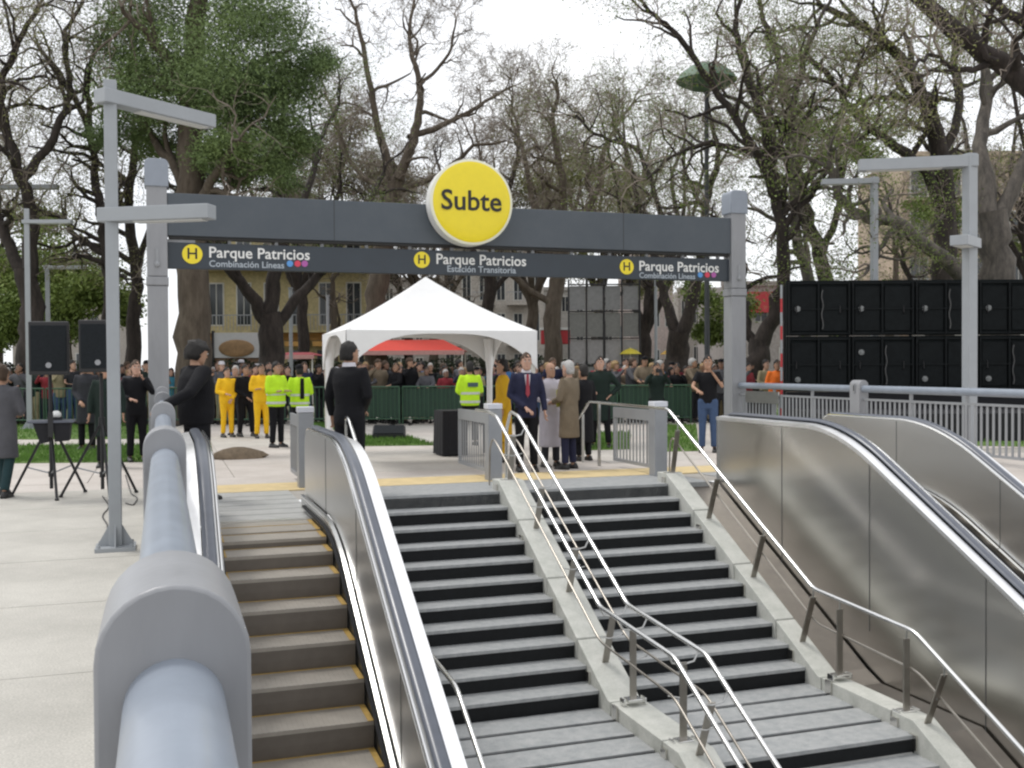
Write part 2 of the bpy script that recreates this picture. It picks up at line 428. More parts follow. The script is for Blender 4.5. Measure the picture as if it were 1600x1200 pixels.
# ============================================================ STAIRCASE
TR, RS, NS = 0.3175, 0.1635, 11
SX = [(2.02, 4.10), (4.45, 6.50)]
stairs = empty('staircase', (4.3, 12.7, 0), 'wide two-flight stone staircase with pale treads and black risers between the escalators', 'staircase')
def tread_mesh(w, t, name, m, th=.034):
    gg = G(); gg.box(-w/2, w/2, -.010, t, -th, 0); me = gg.mesh(name); me.materials.append(m); return me
Wd = SX[0][1]-SX[0][0]
tm = tread_mesh(Wd, TR+.02, 'tread', STONE)
rg = G(); rg.box(-Wd/2, Wd/2, 0, .03, -RS-.02, -.034); rm = rg.mesh('riser'); rm.materials.append(RISER)
LAND_Z = -NS*RS
def flight(y0, z0, n, first_tread=True):
    for k in range(n):
        y = y0-k*TR; z = z0-k*RS
        for a, b in SX:
            cx = (a+b)/2
            place(rm, 'riser', (cx-4.3, y-12.7, z), stairs)
            if k < n-1: place(tm, 'tread', (cx-4.3, y-TR-12.7, z-RS+rng.uniform(-.001,.001)), stairs)
flight(12.72, 0.0, NS)
yl0 = 12.72-(NS-1)*TR; yl1 = 7.84
nl = 4; ls = (yl0-yl1)/nl
for k in range(nl):
    for a, b in SX:
        gg = G(); gg.box(a, b, yl0-(k+1)*ls+(0.0 if k == nl-1 else .034), yl0-k*ls-.034, LAND_Z-.05, LAND_Z)
        gg.build('landing_slab', [STONE], stairs)
gg = G(); gg.box(SX[0][0], SX[1][1], yl1+.02, yl0, LAND_Z-.2, LAND_Z-.018); gg.build('landing_base', [RISER], stairs)
flight(yl1, LAND_Z, 14)
y_end = yl1-13*TR; z_end = LAND_Z-14*RS
gg = G(); gg.box(2.0, 6.9, -6, y_end+.03, z_end-.1, z_end); gg.build('lower_floor', [STONE], stairs)
# body below treads
gg = G()
prof = [(12.70,-.06),(12.70,-.32),(12.7,-.8)]
gg.prism([(12.74,-.24),(yl0+.02,LAND_Z-.06),(yl1+.1,LAND_Z-.10),(y_end,z_end-.02),(y_end,z_end-.6),(12.74,-1.2)], 2.05, 6.48, 'x')
gg.build('stair_body', [SHAFT], stairs)
gg = G(); gg.prism([(13.05,-.03),(12.78,-.03),(yl0+.02,LAND_Z+RS-.10),(yl0-.22,LAND_Z-.03),(yl1+.02,LAND_Z-.03),(y_end+.1,z_end+RS-.03),(y_end+.1,z_end-.8),(13.05,-1.3)], 6.748, 7.30, 'x'); gg.build('side_infill', [INFILL], stairs)
gg = G(); gg.prism([(13.05,-.03),(12.78,-.03),(yl0+.02,LAND_Z+RS-.10),(yl0-.22,LAND_Z-.03),(yl1+.02,LAND_Z-.03),(y_end+.1,z_end+RS-.03),(y_end+.1,z_end-.8),(13.05,-1.3)], 1.82, 2.018, 'x'); gg.build('side_infill', [SHAFT], stairs)
# stringers in jointed lengths
def stringer(x0, x1):
    o_ = .13
    key = [(13.05, o_), (12.78, o_), (yl0+.02, LAND_Z+RS+o_-.04), (yl0-.22, LAND_Z+o_), (yl1+.02, LAND_Z+o_), (y_end+.1, z_end+RS+o_)]
    def zt(y):
        for (ya, za), (yb, zb) in zip(key, key[1:]):
            if yb <= y <= ya: return za+(zb-za)*(ya-y)/(ya-yb)
        return key[-1][1]
    cuts = [13.05, 12.0, 11.0, 10.1, 9.25, 8.15, 7.2, 6.2, 5.2, y_end+.1]
    for a, b in zip(cuts, cuts[1:]):
        b2 = b+.02
        ys_ = [a]+[k[0] for k in key if b2 < k[0] < a]+[b2]
        poly = [(y, zt(y)) for y in ys_]+[(b2, zt(b2)-.55), (a, zt(a)-.55)]
        gg = G(); gg.prism(poly, x0, x1, 'x'); gg.build('stringer_block', [STRING], stairs, bevel=.008)
stringer(4.10+.003, 4.45-.003); stringer(6.50+.003, 6.745); 

# ============================================================ ESCALATORS
def esc_z(Y, sh, sl=.54):
    y = Y-sh
    if y >= 10.3: return 0.0
    if y >= 9.0: return -sl*(10.3-y)**2/2.6
    return -sl*.65-sl*(9.0-y)
def esc_pts(sh, y_hi, y_lo):
    ys_ = [y_hi]; y = min(y_hi, 10.5+sh)
    if y < y_hi: ys_.append(y)
    while y > 8.9+sh: y -= .13; ys_.append(y)
    ys_.append(y_lo); return ys_
def balustrade(root, xs_, side, sh, y_hi, deck_w=.105):
    """xs_: skirt x; side=+1 balustrade grows to +x"""
    ylo = 3.0; ys_ = esc_pts(sh, y_hi, ylo)
    S = side
    def line(dx, dz): return [(xs_+S*dx, y, esc_z(y, sh)+dz) for y in ys_]
    rc = .22
    # skirt
    b = empty('balustrade', (xs_, y_hi, 0)); b.location = Vector((xs_, y_hi, 0))-world_loc(root); b.parent = root
    def strip(name, prof, m, yend=0.0, sm=True, closed=True, bevel=0):
        rings = []
        for i, y in enumerate(ys_):
            yy = y+(yend if i == 0 else 0); z = esc_z(yy, sh)
            rings.append([(xs_+S*dx, yy, z+dz) for dx, dz in prof])
        gg = G(); gg.loft(rings[:] if S > 0 else [r[::-1] for r in rings]); return gg.build(name, [m], b, smooth=sm, angle=30)
    strip('skirt', [(0,-.30),(0,.13),(.02,.13),(.02,-.30)], STEEL)
    strip('skirt_trim', [(-.008,.13),(-.008,.155),(.03,.155),(.03,.13)], POLISH, .004)
    strip('skirt_brush', [(-.028,.045),(-.028,.07),(-.002,.07),(-.002,.045)], BRIS, -.3)
    # inner panel with rounded newel end
    z0 = .155; z1 = .90
    gg = G(); top = []
    for k in range(9):
        t = math.pi/2*k/8; top.append((y_hi+.0-rc+rc*math.cos(t), z1-rc+rc*math.sin(t)))
    pan = [(y_hi, -.05)]+top
    pan += [(y, esc_z(y, sh)+z1) for y in ys_[1:]]
    pan += [(y, esc_z(y, sh)+z0) for y in ys_[1:]][::-1]+[(y_hi-.7, z0), (y_hi-.7, -.05)]
    xa, xb = sorted((xs_+S*.045, xs_+S*.11))
    bm = bmesh.new()
    va = [bm.verts.new((xa, y, z)) for y, z in pan]; vb = [bm.verts.new((xb, y, z)) for y, z in pan]
    n = len(pan)
    fa = bm.faces.new(va[::-1]); fb = bm.faces.new(vb)
    for k in range(n): bm.faces.new((va[k], va[(k+1)%n], vb[(k+1)%n], vb[k]))
    bmesh.ops.triangulate(bm, faces=[fa, fb]); bmesh.ops.recalc_face_normals(bm, faces=bm.faces)
    me = bpy.data.meshes.new('inner_panel'); bm.to_mesh(me); bm.free(); me.materials.append(STEELI)
    off = world_loc(b); me.transform(Matrix.Translation(-off)); o = bpy.data.objects.new('inner_panel', me); COL.objects.link(o); o.parent = b
    # trim between panel and handrail, handrail wraps round the newel
    def wrap(dz, inset):
        r_ = rc+dz-z1
        pts = []
        for k in range(9):
            t = -0.35+(math.pi/2+.35)*k/8
            pts.append((y_hi-rc+r_*math.cos(t), z1-rc+r_*math.sin(t)))
        pts = [(y_hi-rc+r_*math.cos(-.35), .45)]+pts
        return pts+[(y, esc_z(y, sh)+dz) for y in ys_[1:]]
    gg = G(); gg.tube([(xs_+S*.062, y, z) for y, z in wrap(.915, 0)], .014, 6); gg.build('trim', [POLISH], b, smooth=True)
    gg = G(); gg.tube([(xs_+S*.142, y, z) for y, z in wrap(.926, 0)], .05, 10, ex=1.05, ey=.55); gg.build('handrail', [RUBBER], b, smooth=True)
    # outer deck and cladding
    gg = G(); rings = []
    o0, o1 = .20, .20+deck_w
    for i, y in enumerate(ys_):
        z = esc_z(y, sh); rings.append([(xs_+S*o0, y, z+.90), (xs_+S*o1, y, z+.885), (xs_+S*o1, y, z+.84), (xs_+S*o0, y, z+.84)])
    if S < 0: rings = [r[::-1] for r in rings]
    gg.loft(rings); gg.build('outer_deck', [DECK], b, smooth=True, angle=30)
    gg = G(); rings = []
    for i, y in enumerate(ys_):
        z = esc_z(y, sh); yy = y+(-.004 if i == 0 else 0)
        lo = min(-.01, z-1.35) if y < y_hi-.9 else -.01
        if i > 0: lo = z-1.4
        rings.append([(xs_+S*(o1-.012), yy, z+.84), (xs_+S*(o1-.012), yy, lo), (xs_+S*(o1-.05), yy, lo), (xs_+S*(o1-.05), yy, z+.84)])
    if S < 0: rings = [r[::-1] for r in rings]
    gg.loft(rings); gg.build('outer_cladding', [STEELW], b, smooth=True, angle=30)
    # end frame
    gg = G(); xa, xb = sorted((xs_+S*.205, xs_+S*(o1-.004)))
    gg.box(xa, xb, y_hi-.05, y_hi+.004, -.01, .838); gg.build('end_post', [STEEL], b, bevel=.006)
    # panel seams on the outer cladding
    for yy in np.arange(y_hi-1.6, 5, -1.7):
        z = esc_z(yy, sh); gg = G(); xa, xb = sorted((xs_+S*(o1-.010), xs_+S*(o1-.006)))
        gg.prism([(yy, z+.835), (yy-.005, z+.83), (yy-.005, z-1.0), (yy, z-1.0)], xa, xb, 'x'); gg.build('seam', [SEAM], b)
        gg = G(); xa, xb = sorted((xs_+S*.0415, xs_+S*.0445))
        gg.prism([(yy, z+.89), (yy-.006, z+.89), (yy-.006, z+.16), (yy, z+.16)], xa, xb, 'x'); gg.build('seam', [SEAM], b)
    return b
def escalator(x0, x1, sh, yl, yr, label, yfloor):
    root = empty('escalator', ((x0+x1)/2, 12.0+sh, 0), label, 'escalator')
    cx = (x0+x1)/2; w = x1-x0-.03
    # floor plate with comb
    yc = 11.10+sh
    gg = G(); gg.box(x0-.06, x1+.06, yc+.14, yfloor, -.05, 0.0)
    gg.build('floor_plate', [mat('plate_steel', (.52,.52,.51), .48, .7, var=.1, scale=6, bump=.15, bscale=90)], root)
    for yy in np.arange(yc+.55, yfloor-.1, .42):
        gg = G(); gg.box(x0-.05, x1+.05, yy, yy+.012, -.01, .001); gg.build('plate_joint', [RISER], root)
    gg = G(); gg.box(x0-.01, x1+.01, yc, yc+.137, -.04, .004); gg.build('comb_plate', [mat('comb_metal', (.60,.59,.56), .35, .8, var=.05)], root)
    gg = G(); gg.box(x0+.05, x0+.11, yc+1.2, yc+1.26, 0, .012); gg.build('sensor_stud', [BLK], root)
    # steps
    RN = .40
    sg = G()
    sg.box(-w/2, w/2, 0, RN-.004, -.03, 0, 0)                                # tread
    # curved riser face of the next drop, built under the front edge
    ris = [(0, -.03), (.006, -.12), (.022, -.24), (.06, -.24), (.06, -.03)]
    sg.prism(ris, -w/2, w/2, 'x', 1)
    sg.box(-w/2, w/2, .382, .398, -.001, .004, 2); sg.box(w/2-.045, w/2, 0, .372, -.001, .004, 2); sg.box(-w/2, -w/2+.045, 0, .372, -.001, .004, 2)
    for k in range(24):                                                      # grooves as proud cleats
        x = -w/2+.06+(w-.12)*k/23; sg.box(x, x+.012, 0.0, .37, 0, .002, 0)
    sm_ = sg.mesh('escalator_step')
    for mm in (ESCT, ESCR, EYEL): sm_.materials.append(mm)
    bmx = bmesh.new(); bmx.from_mesh(sm_); bmesh.ops.recalc_face_normals(bmx, faces=bmx.faces); bmx.to_mesh(sm_); bmx.free()
    y = yc-RN+.10; k = 0
    while y > 3.2:
        z = esc_z(y+.0, sh)
        place(sm_, 'escalator_step', (0, y-12.0-sh, z-.004), root); y -= RN*.965; k += 1
    balustrade(root, x0, -1, sh, yl); balustrade(root, x1, 1, sh, yr)
    return root
e1 = escalator(0.48, 1.50, 0.0, 12.05, 12.05, 'left escalator with yellow edged steps, beside the tube railing', 13.845)
e2 = escalator(7.62, 8.64, 0.5, 12.85, 12.40, 'right escalator with tall brushed steel sides behind the stairs', 13.845)

# ============================================================ HANDRAILS
def rail_zs(dz):
    return [(12.92, dz+.02), (yl0+.02, LAND_Z+RS+dz-.10), (yl1+.14, LAND_Z+dz-.02), (y_end+.2, z_end+RS+dz)]
def smooth_path(pts, rad=.16, n=5):
    pts = [Vector(p) for p in pts]; out = [pts[0]]
    for a, b, c in zip(pts, pts[1:], pts[2:]):
        r_ = min(rad, (b-a).length*.45, (c-b).length*.45)
        p = b+(a-b).normalized()*r_; q = b+(c-b).normalized()*r_
        for k in range(n+1):
            t = k/n; out.append(p*(1-t)**2+b*2*t*(1-t)+q*t*t)
    out.append(pts[-1]); return out
hr = empty('handrail', (4.28, 12.9, 0), 'double polished steel handrail along the middle stringer of the stairs', 'handrail')
A = rail_zs(.93)
for x, ex in ((4.13, None), (4.43, None)):
    pts = [(x, 13.45, .02), (x, 13.42, .75), (x, 13.25, 1.0)]+[(x, y, z) for y, z in A] if x > 4.3 else [(x, 13.85, 1.0), (x, 13.3, 1.0)]+[(x, y, z) for y, z in A]
    gg = G(); gg.tube(smooth_path(pts, .07), .0225, 10); gg.build('rail_bar', [POLISH], hr, smooth=True)
    B = rail_zs(.58)
    pts = [(x, 13.25, .02), (x, 13.22, .5), (x, 13.10, .66)]+[(x, y, z) for y, z in B]
    gg = G(); gg.tube(smooth_path(pts, .12), .012, 8); gg.build('mid_bar', [BRKT], hr, smooth=True)
def uprights(root, xc, half, ysl):
    for (yb, lean) in ysl:
        # base height on the stringer
        def top_z(y):
            for (ya, za), (yb_, zb) in zip(A, A[1:]):
                if yb_ <= y <= ya: return za+(zb-za)*(ya-y)/(ya-yb_)
            return A[0][1]
        zb = top_z(yb)-.80
        yt = yb+lean; zt = top_z(yt)-.10
        gg = G(); gg.bar((xc, yb, zb), (xc, yt, zt), .07, .016, up=(0, 1, 0)); gg.build('upright', [BRKT], root, bevel=.003)
        gg = G()
        for s_ in ((-1, 1) if half > 0 else (0,)):
            gg.tube([(xc, yt, zt-.02), (xc+s_*half*.7, yt, zt+.0), (xc+s_*half, yt, zt+.085)], .009, 6)
            gg.tube([(xc, yb+lean*.6, zb+(zt-zb)*.55), (xc+s_*half, yb+lean*.6, zb+(zt-zb)*.60)], .007, 6)
        gg.build('rail_bracket', [STEEL], root, smooth=True)
        gg = G(); gg.cbox((xc, yb, zb+.012), .15, .12, .03); gg.cbox((xc-.11, yb, zb+.0), .02, .10, .06); gg.cbox((xc+.11, yb, zb+.0), .02, .10, .06)
        gg.build('base_plate', [POLISH], root, bevel=.004)
        ao = .178 if half > 0 else .125; gg = G(); gg.box(xc-ao-.022, xc-ao, yb-.05, yb+.05, zb-.17, zb-.03); gg.build('anchor_plate', [STEELW], root)
UPS = [(12.84, -.16), (11.86, -.24), (10.80, -.24), (9.80, -.22), (9.12, 0), (8.10, 0), (7.84, -.24), (6.7, -.24), (5.6, -.24)]
uprights(hr, 4.28, .15, UPS)
hr2 = empty('handrail', (6.66, 12.9, 0), 'steel handrail down the right stringer, turning back along the plaza at its top', 'handrail')
pts = [(6.62, 16.45, .02), (6.62, 16.40, .55), (6.62, 15.75, 1.02)]+[(6.62, 12.95, 1.0)]+[(6.62, y, z) for y, z in A[1:]]
gg = G(); gg.tube(smooth_path(pts, .09, 6), .0225, 10); gg.build('rail_bar', [POLISH], hr2, smooth=True)
pts = [(6.66, 13.0, .02), (6.66, 12.97, .5), (6.66, 12.9, .62)]+[(6.66, y, z) for y, z in rail_zs(.55)[1:]]
gg = G(); gg.tube(smooth_path(pts, .12), .012, 8); gg.build('mid_bar', [BRKT], hr2, smooth=True)
uprights(hr2, 6.63, -.06, UPS)
gg = G(); gg.box(6.60, 6.64, 15.32, 15.36, 0, 1.0); gg.build('upright', [STEEL], hr2)
gg = G(); gg.box(6.60, 6.64, 16.0, 16.03, 0, .8); gg.build('upright', [STEEL], hr2)
hr3 = empty('handrail', (2.2, 12.9, 0), 'slim steel wall handrail beside the left escalator, showing near the landing', 'handrail')
pts = [(2.20, 13.1, .55), (2.20, 13.1, .98), (2.20, 12.92, .98)]+[(2.20, y, z-.06) for y, z in A[1:]]
gg = G(); gg.tube(smooth_path(pts, .1), .021, 10); gg.build('rail_bar', [POLISH], hr3, smooth=True)
gg = G(); gg.tube([(2.20, yl1+.9, LAND_Z+.86), (2.06, yl1+.9, LAND_Z+.80)], .01, 6); gg.tube([(2.20, 11.5, .2), (2.03, 11.5, .12)], .01, 6); gg.tube([(2.20, 6.6, LAND_Z+.3), (2.03, 6.6, LAND_Z+.22)], .01, 6)
gg.build('rail_bracket', [STEEL], hr3, smooth=True)

# ============================================================ TUBE RAILINGS
def arch_block(root, x, y, half, ly, ztop, name='railing_post'):
    n = 14; prof = []
    for k in range(n+1):
        t = math.pi*k/n; prof.append((x+half*math.cos(t), ztop-half+half*math.sin(t)))
    poly = [(x+half, 0.0)]+prof+[(x-half, 0.0)]
    gg = G(); gg.prism(poly, y-ly/2, y+ly/2, 'y')
    o = gg.build(name, [GPAINT2], root, smooth=True, bevel=.006, angle=50); return o
def tube_railing(X, posts, ya, yb, label, side):
    root = empty('tube_railing', (X, (ya+yb)/2, 0), label, 'railing')
    cuts = [ya]+posts+[yb]
    for a, b in zip(cuts, cuts[1:]):
        gg = G(); a2 = a+(.1 if a != ya else 0); b2 = b-(.1 if b != yb else 0)
        gg.tube([(X, a2, 1.145), (X, b2, 1.145)], .066, 32); gg.build('rail_tube', [TUBEP], root, smooth=True)
        for yy in ([a2+.03] if a != ya else [])+([b2-.03] if b != yb else []):
            gg = G(); gg.tube([(X, yy-.012, 1.145), (X, yy+.012, 1.145)], .076, 32); gg.build('tube_collar', [GPAINT2], root, smooth=True, angle=60)
        # infill: top and bottom rails with bars
        gg = G(); gg.box(X-.02, X+.02, a2, b2, .93, .97); gg.build('infill_rail', [GPAINT], root)
        gg = G(); gg.box(X-.02, X+.02, a2, b2, .13, .17); gg.build('infill_rail', [GPAINT], root)
        nb = max(2, int((b2-a2)/.125))
        if side > 0:
            bm_ = G(); bm_.box(-.008, .008, -.02, .02, .17, .93); me = bm_.mesh('baluster'); me.materials.append(GPAINT)
            for k in range(1, nb): place(me, 'baluster', (0, a2+(b2-a2)*k/nb-(ya+yb)/2, 0), root)
            for k in (1, 2):
                yy = a2+(b2-a2)*k/3; gg = G(); gg.box(X-.025, X+.025, yy-.02, yy+.02, .0, 1.09); gg.build('infill_post', [GPAINT], root)
        else:
            gg = G()
            for k in range(1, nb): yy = a2+(b2-a2)*k/nb; gg.box(X-.02, X+.02, yy-.008, yy+.008, .17, .93)
            gg.build('balusters', [GPAINT], root)
    for y in posts:
        arch_block(root, X, y, .101, .29, 1.31)
        if side > 0:
            gg = G(); gg.box(X-.116, X-.104, y-.03, y+.03, 1.08, 1.24); gg.build('latch_plate', [GPAINT], root)
            gg = G(); gg.box(X-.119, X-.117, y-.012, y+.012, 1.11, 1.21); gg.build('latch_slot', [BLK], root)
    return root
tr1 = tube_railing(0.012, [1.61, 5.5, 9.6, 13.75, 17.85], -2.6, 20.65, 'thick blue grey tube railing with rounded posts in the left foreground', -1)
tr2 = tube_railing(12.35, [3.75, 8.0, 12.2, 16.4], -1.0, 20.6, 'blue grey tube railing with vertical bars at the right edge', 1)
gg = G(); gg.box(12.29, 12.32, 19.0, 20.3, .78, 1.03); gg.build('steel_plate', [STEEL], tr2)

# ============================================================ ENTRANCE GATE
YG = 20.8
GXL = at_Y(246, 420, YG).x; GXR = at_Y(1148, 440, YG).x
gate = empty('entrance_gate', ((GXL+GXR)/2, YG, 0), 'tall grey entrance gate with dark beam and station name board over the plaza', 'gate')
def gate_post(x):
    p = empty('gate_post', (x-(GXL+GXR)/2, 0, 0)); p.parent = gate
    def b(name, hw, z0, z1, m, bev=.02):
        gg = G(); gg.box(x-hw, x+hw, YG-hw, YG+hw, z0, z1); return gg.build(name, [m], p, bevel=bev)
    b('shaft', .185, 0, 3.15, GPAINT2); b('band', .20, 3.155, 3.32, GPAINT2); b('upper_shaft', .185, 3.325, 5.08, GPAINT2)
    # rounded cap
    n = 10; hw = .215; poly = [(x+hw, 5.0)]+[(x+hw-.1+.1*math.cos(t), 5.42+.1*math.sin(t)) for t in [math.pi/2*k/5 for k in range(6)]]+[(x-hw+.1+.1*math.cos(t), 5.42+.1*math.sin(t)) for t in [math.pi/2+math.pi/2*k/5 for k in range(6)]]+[(x-hw, 5.0)]
    gg = G(); gg.prism(poly, YG-hw, YG+hw, 'y'); gg.build('cap', [mat('cap_paint', (.26,.29,.34), .35, var=.05)], p, smooth=True, bevel=.015)
    gg = G(); gg.cbox((x, YG-.19, 3.7), .05, .02, .30); gg.ell((x, YG-.2, 3.55), .05, .03, .06, 8, 6); gg.build('latch', [GPAINT], p, smooth=True)
gate_post(GXL); gate_post(GXR)
bl, br = GXL+.185, GXR-.185
gg = G(); gg.box(bl, br, YG-.15, YG+.15, 4.10, 4.90); gg.build('beam', [BEAM], gate, bevel=.012)
gg = G(); gg.box(bl+.02, br-.02, YG-.10, YG+.10, 4.05, 4.098); gg.build('beam_underside', [BLK], gate)
gg = G(); gg.box(bl, br, YG-.07, YG+.07, 3.49, 3.985); gg.build('name_board', [SIGNP], gate, bevel=.008)
for fx in (.26, .52, .78):
    x = bl+(br-bl)*fx; gg = G(); gg.box(x, x+.012, YG-.1515, YG-.149, 4.10, 4.90); gg.build('beam_joint', [BLK], gate)
for k in range(14):
    x = bl+.25+(br-bl-.5)*k/13; gg = G(); gg.box(x-.03, x+.03, YG-.03, YG+.03, 3.98, 4.06); gg.build('hanger', [GPAINT], gate)
gg = G(); gg.box(bl+.0, bl+.5, YG-.05, YG+.05, 3.985, 4.04); gg.build('hanger_plate', [GPAINT], gate)
yf = YG-.075
def badge(px, py, r):
    p = at_Y(px, py, yf); gg = G(); b = empty('line_badge', Vector((p.x, yf, p.z))-gate.location); b.parent = gate
    gg.tube([(p.x, yf, p.z), (p.x, yf-.012, p.z)], r, 28); gg.build('disc', [YEL], b, smooth=True)
    text('H', r*.95, p.x, yf-.012, p.z-r*.48, BLK, b, 'letter', 'C', .004)
badge(300.5, 397, .185); badge(659, 406, .165); badge(979, 417, .165)
def nameline(x0, x1, py, sub, sx0, sx1, spy, dots):
    a = at_Y(x0, py, yf); b = at_Y(x1, py, yf)
    text('Parque Patricios', b.x-a.x, a.x, yf, a.z, WHT, gate, 'station_name')
    a2 = at_Y(sx0, spy, yf); b2 = at_Y(sx1, spy, yf)
    text(sub, b2.x-a2.x, a2.x, yf, a2.z, mat('grey_lettering', (.42,.47,.52), .5, var=0), gate, 'small_lettering')
    for px, m in dots:
        c = at_Y(px, spy-4.5, yf); gg = G(); gg.tube([(c.x, yf, c.z), (c.x, yf-.008, c.z)], .062, 16); gg.build('line_dot', [m], gate, smooth=True)
nameline(327, 484, 402, 'Combinación Líneas', 327, 444, 416.5, [(453, BLUE), (465, RED), (476, PURP)])
nameline(682, 822, 412, 'Estación Transitoria', 699, 806, 424.5, [])
nameline(999, 1123, 422.5, 'Combinación Líneas', 999, 1086, 434, [(1094, BLUE), (1105, RED), (1115, PURP)])
# round sign
YD = YG-.52
c = at_Y(737, 316, YD); rD = .865
rs_ = empty('round_sign', Vector((c.x, YD, c.z))-gate.location); rs_.parent = gate
gg = G(); gg.tube([(c.x, YD+.34, c.z), (c.x, YD+.02, c.z)], rD, 56); gg.build('drum', [WHT], rs_, smooth=True)
gg = G(); rings = []
for rr, dy in ((rD, .02), (rD, -.01), (rD-.045, -.03), (rD-.05, -.03)):
    rings.append([(c.x+rr*math.cos(2*math.pi*k/56), YD+dy, c.z+rr*math.sin(2*math.pi*k/56)) for k in range(56)])
gg.loft(rings, cap=False); gg.build('rim', [mat('rim_cream', (.78,.77,.62), .4, var=.02)], rs_, smooth=True)
gg = G(); rings = []
for q in range(9):
    t = q/8; rr = (rD-.05)*math.cos(t*math.pi/2)+.004; rings.append([(c.x+rr*math.cos(2*math.pi*k/56), YD-.028-.05*math.sin(t*math.pi/2), c.z+rr*math.sin(2*math.pi*k/56)) for k in range(56)])
gg.loft(rings); gg.build('face', [YEL], rs_, smooth=True)
a = at_Y(690, 326, YD-.09); b = at_Y(784, 326, YD-.09)
text('Subte', b.x-a.x, (a.x+b.x)/2, YD-.075, a.z, BLK, rs_, 'lettering', 'C', .012)
for s_ in (-.3, .3):
    gg = G(); gg.box(c.x+s_-.04, c.x+s_+.04, YD+.34, YG-.15, c.z-.4, c.z-.3); gg.build('fixing', [GPAINT], rs_)

# ============================================================ LAMPS
def lamp(x, y, col_w, H, arms, label, base=True, group='grey plaza lamps'):
    root = empty('street_lamp', (x, y, 0), label, 'lamp', group)
    gg = G(); gg.box(x-col_w/2, x+col_w/2, y-col_w/2, y+col_w/2, 0.02, H); gg.build('column', [LAMPP], root, bevel=.006)
    if base:
        gg = G(); gg.box(x-col_w*1.55, x+col_w*1.55, y-col_w*1.55, y+col_w*1.55, 0, .035)
        for sx in (-1, 1):
            for sy in (-1, 1): gg.tube([(x+sx*col_w*1.25, y+sy*col_w*1.25, .03), (x+sx*col_w*1.25, y+sy*col_w*1.25, .06)], .014, 6)
        gg.build('base_plate', [LAMPP], root)
        gg = G()
        for dx, dy in ((1,0),(-1,0),(0,1),(0,-1)):
            p = Vector((x+dx*col_w/2, y+dy*col_w/2, 0)); q = Vector((dx, dy, 0)); s_ = Vector((-dy, dx, 0))*.006
            tri = [p+Vector((0,0,.035)), p+q*col_w*.95+Vector((0,0,.035)), p+Vector((0,0,.22))]
            gg.add([t+s_ for t in tri]+[t-s_ for t in tri], [(0,1,2),(5,4,3),(0,3,4,1),(1,4,5,2),(2,5,3,0)])
        gg.build('gusset', [LAMPP], root)
    for (z, ang, back, front, w, h) in arms:
        d = Vector((math.cos(ang), math.sin(ang), 0)); p = Vector((x, y, z))
        n_ = Vector((-d.y, d.x, 0))
        gg = G(); gg.bar(p-d*back, p+d*front, w, h); o = gg.build('luminaire_arm', [LAMPP], root, bevel=.008)
        gg = G(); gg.bar(p+d*(front*.25)-Vector((0,0,h/2+.006)), p+d*(front*.93)-Vector((0,0,h/2+.006)), w*.7, .010)
        gg.build('diffuser', [mat('diffuser', (.6,.6,.58), .5, var=0)], root)
    return root
q = at_z(181, 858)
lamp(q.x, q.y, .108, 4.14, [(3.99, R(38), .11, 1.12, .16, .125), (2.955, R(-30), .10, .96, .16, .125)], 'nearest grey lamp column standing left of the tube railing')
q = gnd(1515, 18.2)
lamp(q.x, q.y, .18, 5.25, [(5.12, R(150), .12, 1.85, .22, .2), (3.70, R(212), .16, .62, .3, .17)], 'tall grey lamp column in front of the black screens at right')
q = gnd(1366, 25.4)
lamp(q.x, q.y, .14, 6.15, [(6.05, R(155), .1, 1.25, .2, .13)], 'slimmer lamp column with a short arm behind the black screens', base=False)
q = gnd(45, 28.0)
lamp(q.x, q.y, .13, 5.9, [(5.55, R(-18), .1, 1.2, .2, .10), (6.4, R(-18), .8, .7, .2, .10)][:1], 'left lamp column on the lawn with an arm reaching right', base=True)
q = gnd(76, 38.0)
lamp(q.x, q.y, .15, 5.4, [(5.3, R(-20), .1, 1.4, .2, .12)], 'lower lamp column behind the left loudspeaker', base=False)
q = gnd(50, 24.0)
lamp(at_d(50, 573, 33).x, at_d(50, 573, 33).y, .16, 7.5, [(7.35, R(-18), 1.2, .9, .24, .14)], 'farthest left lamp column with a wide arm against the sky', base=False)
# thin tall pole
def ring_(x, y, z, r): return [(x+r*math.cos(2*math.pi*k/20), y+r*math.sin(2*math.pi*k/20), z) for k in range(20)]
q = gnd(1105, 31)
pl = empty('tall_pole', (q.x, q.y, 0), 'thin dark pole rising behind the right end of the gate beam', 'pole')
gg = G(); gg.tube([(q.x, q.y, 0), (q.x, q.y, 10.0)], [.09, .06], 8); gg.build('mast', [mat('dark_mast', (.05,.055,.06), .5)], pl, smooth=True)
gg = G(); gg.loft([ring_(q.x, q.y, z, r_) for z, r_ in ((9.95,.80),(10.0,.90),(10.2,.78),(10.42,.5),(10.55,.12),(10.58,.01))]); gg.loft([ring_(q.x, q.y, z, r_) for z, r_ in ((9.70,.12),(9.80,.5),(9.95,.80))]); gg.build('mast_head', [mat('dome_green', (.10,.17,.11), .6, var=.2)], pl, smooth=True)

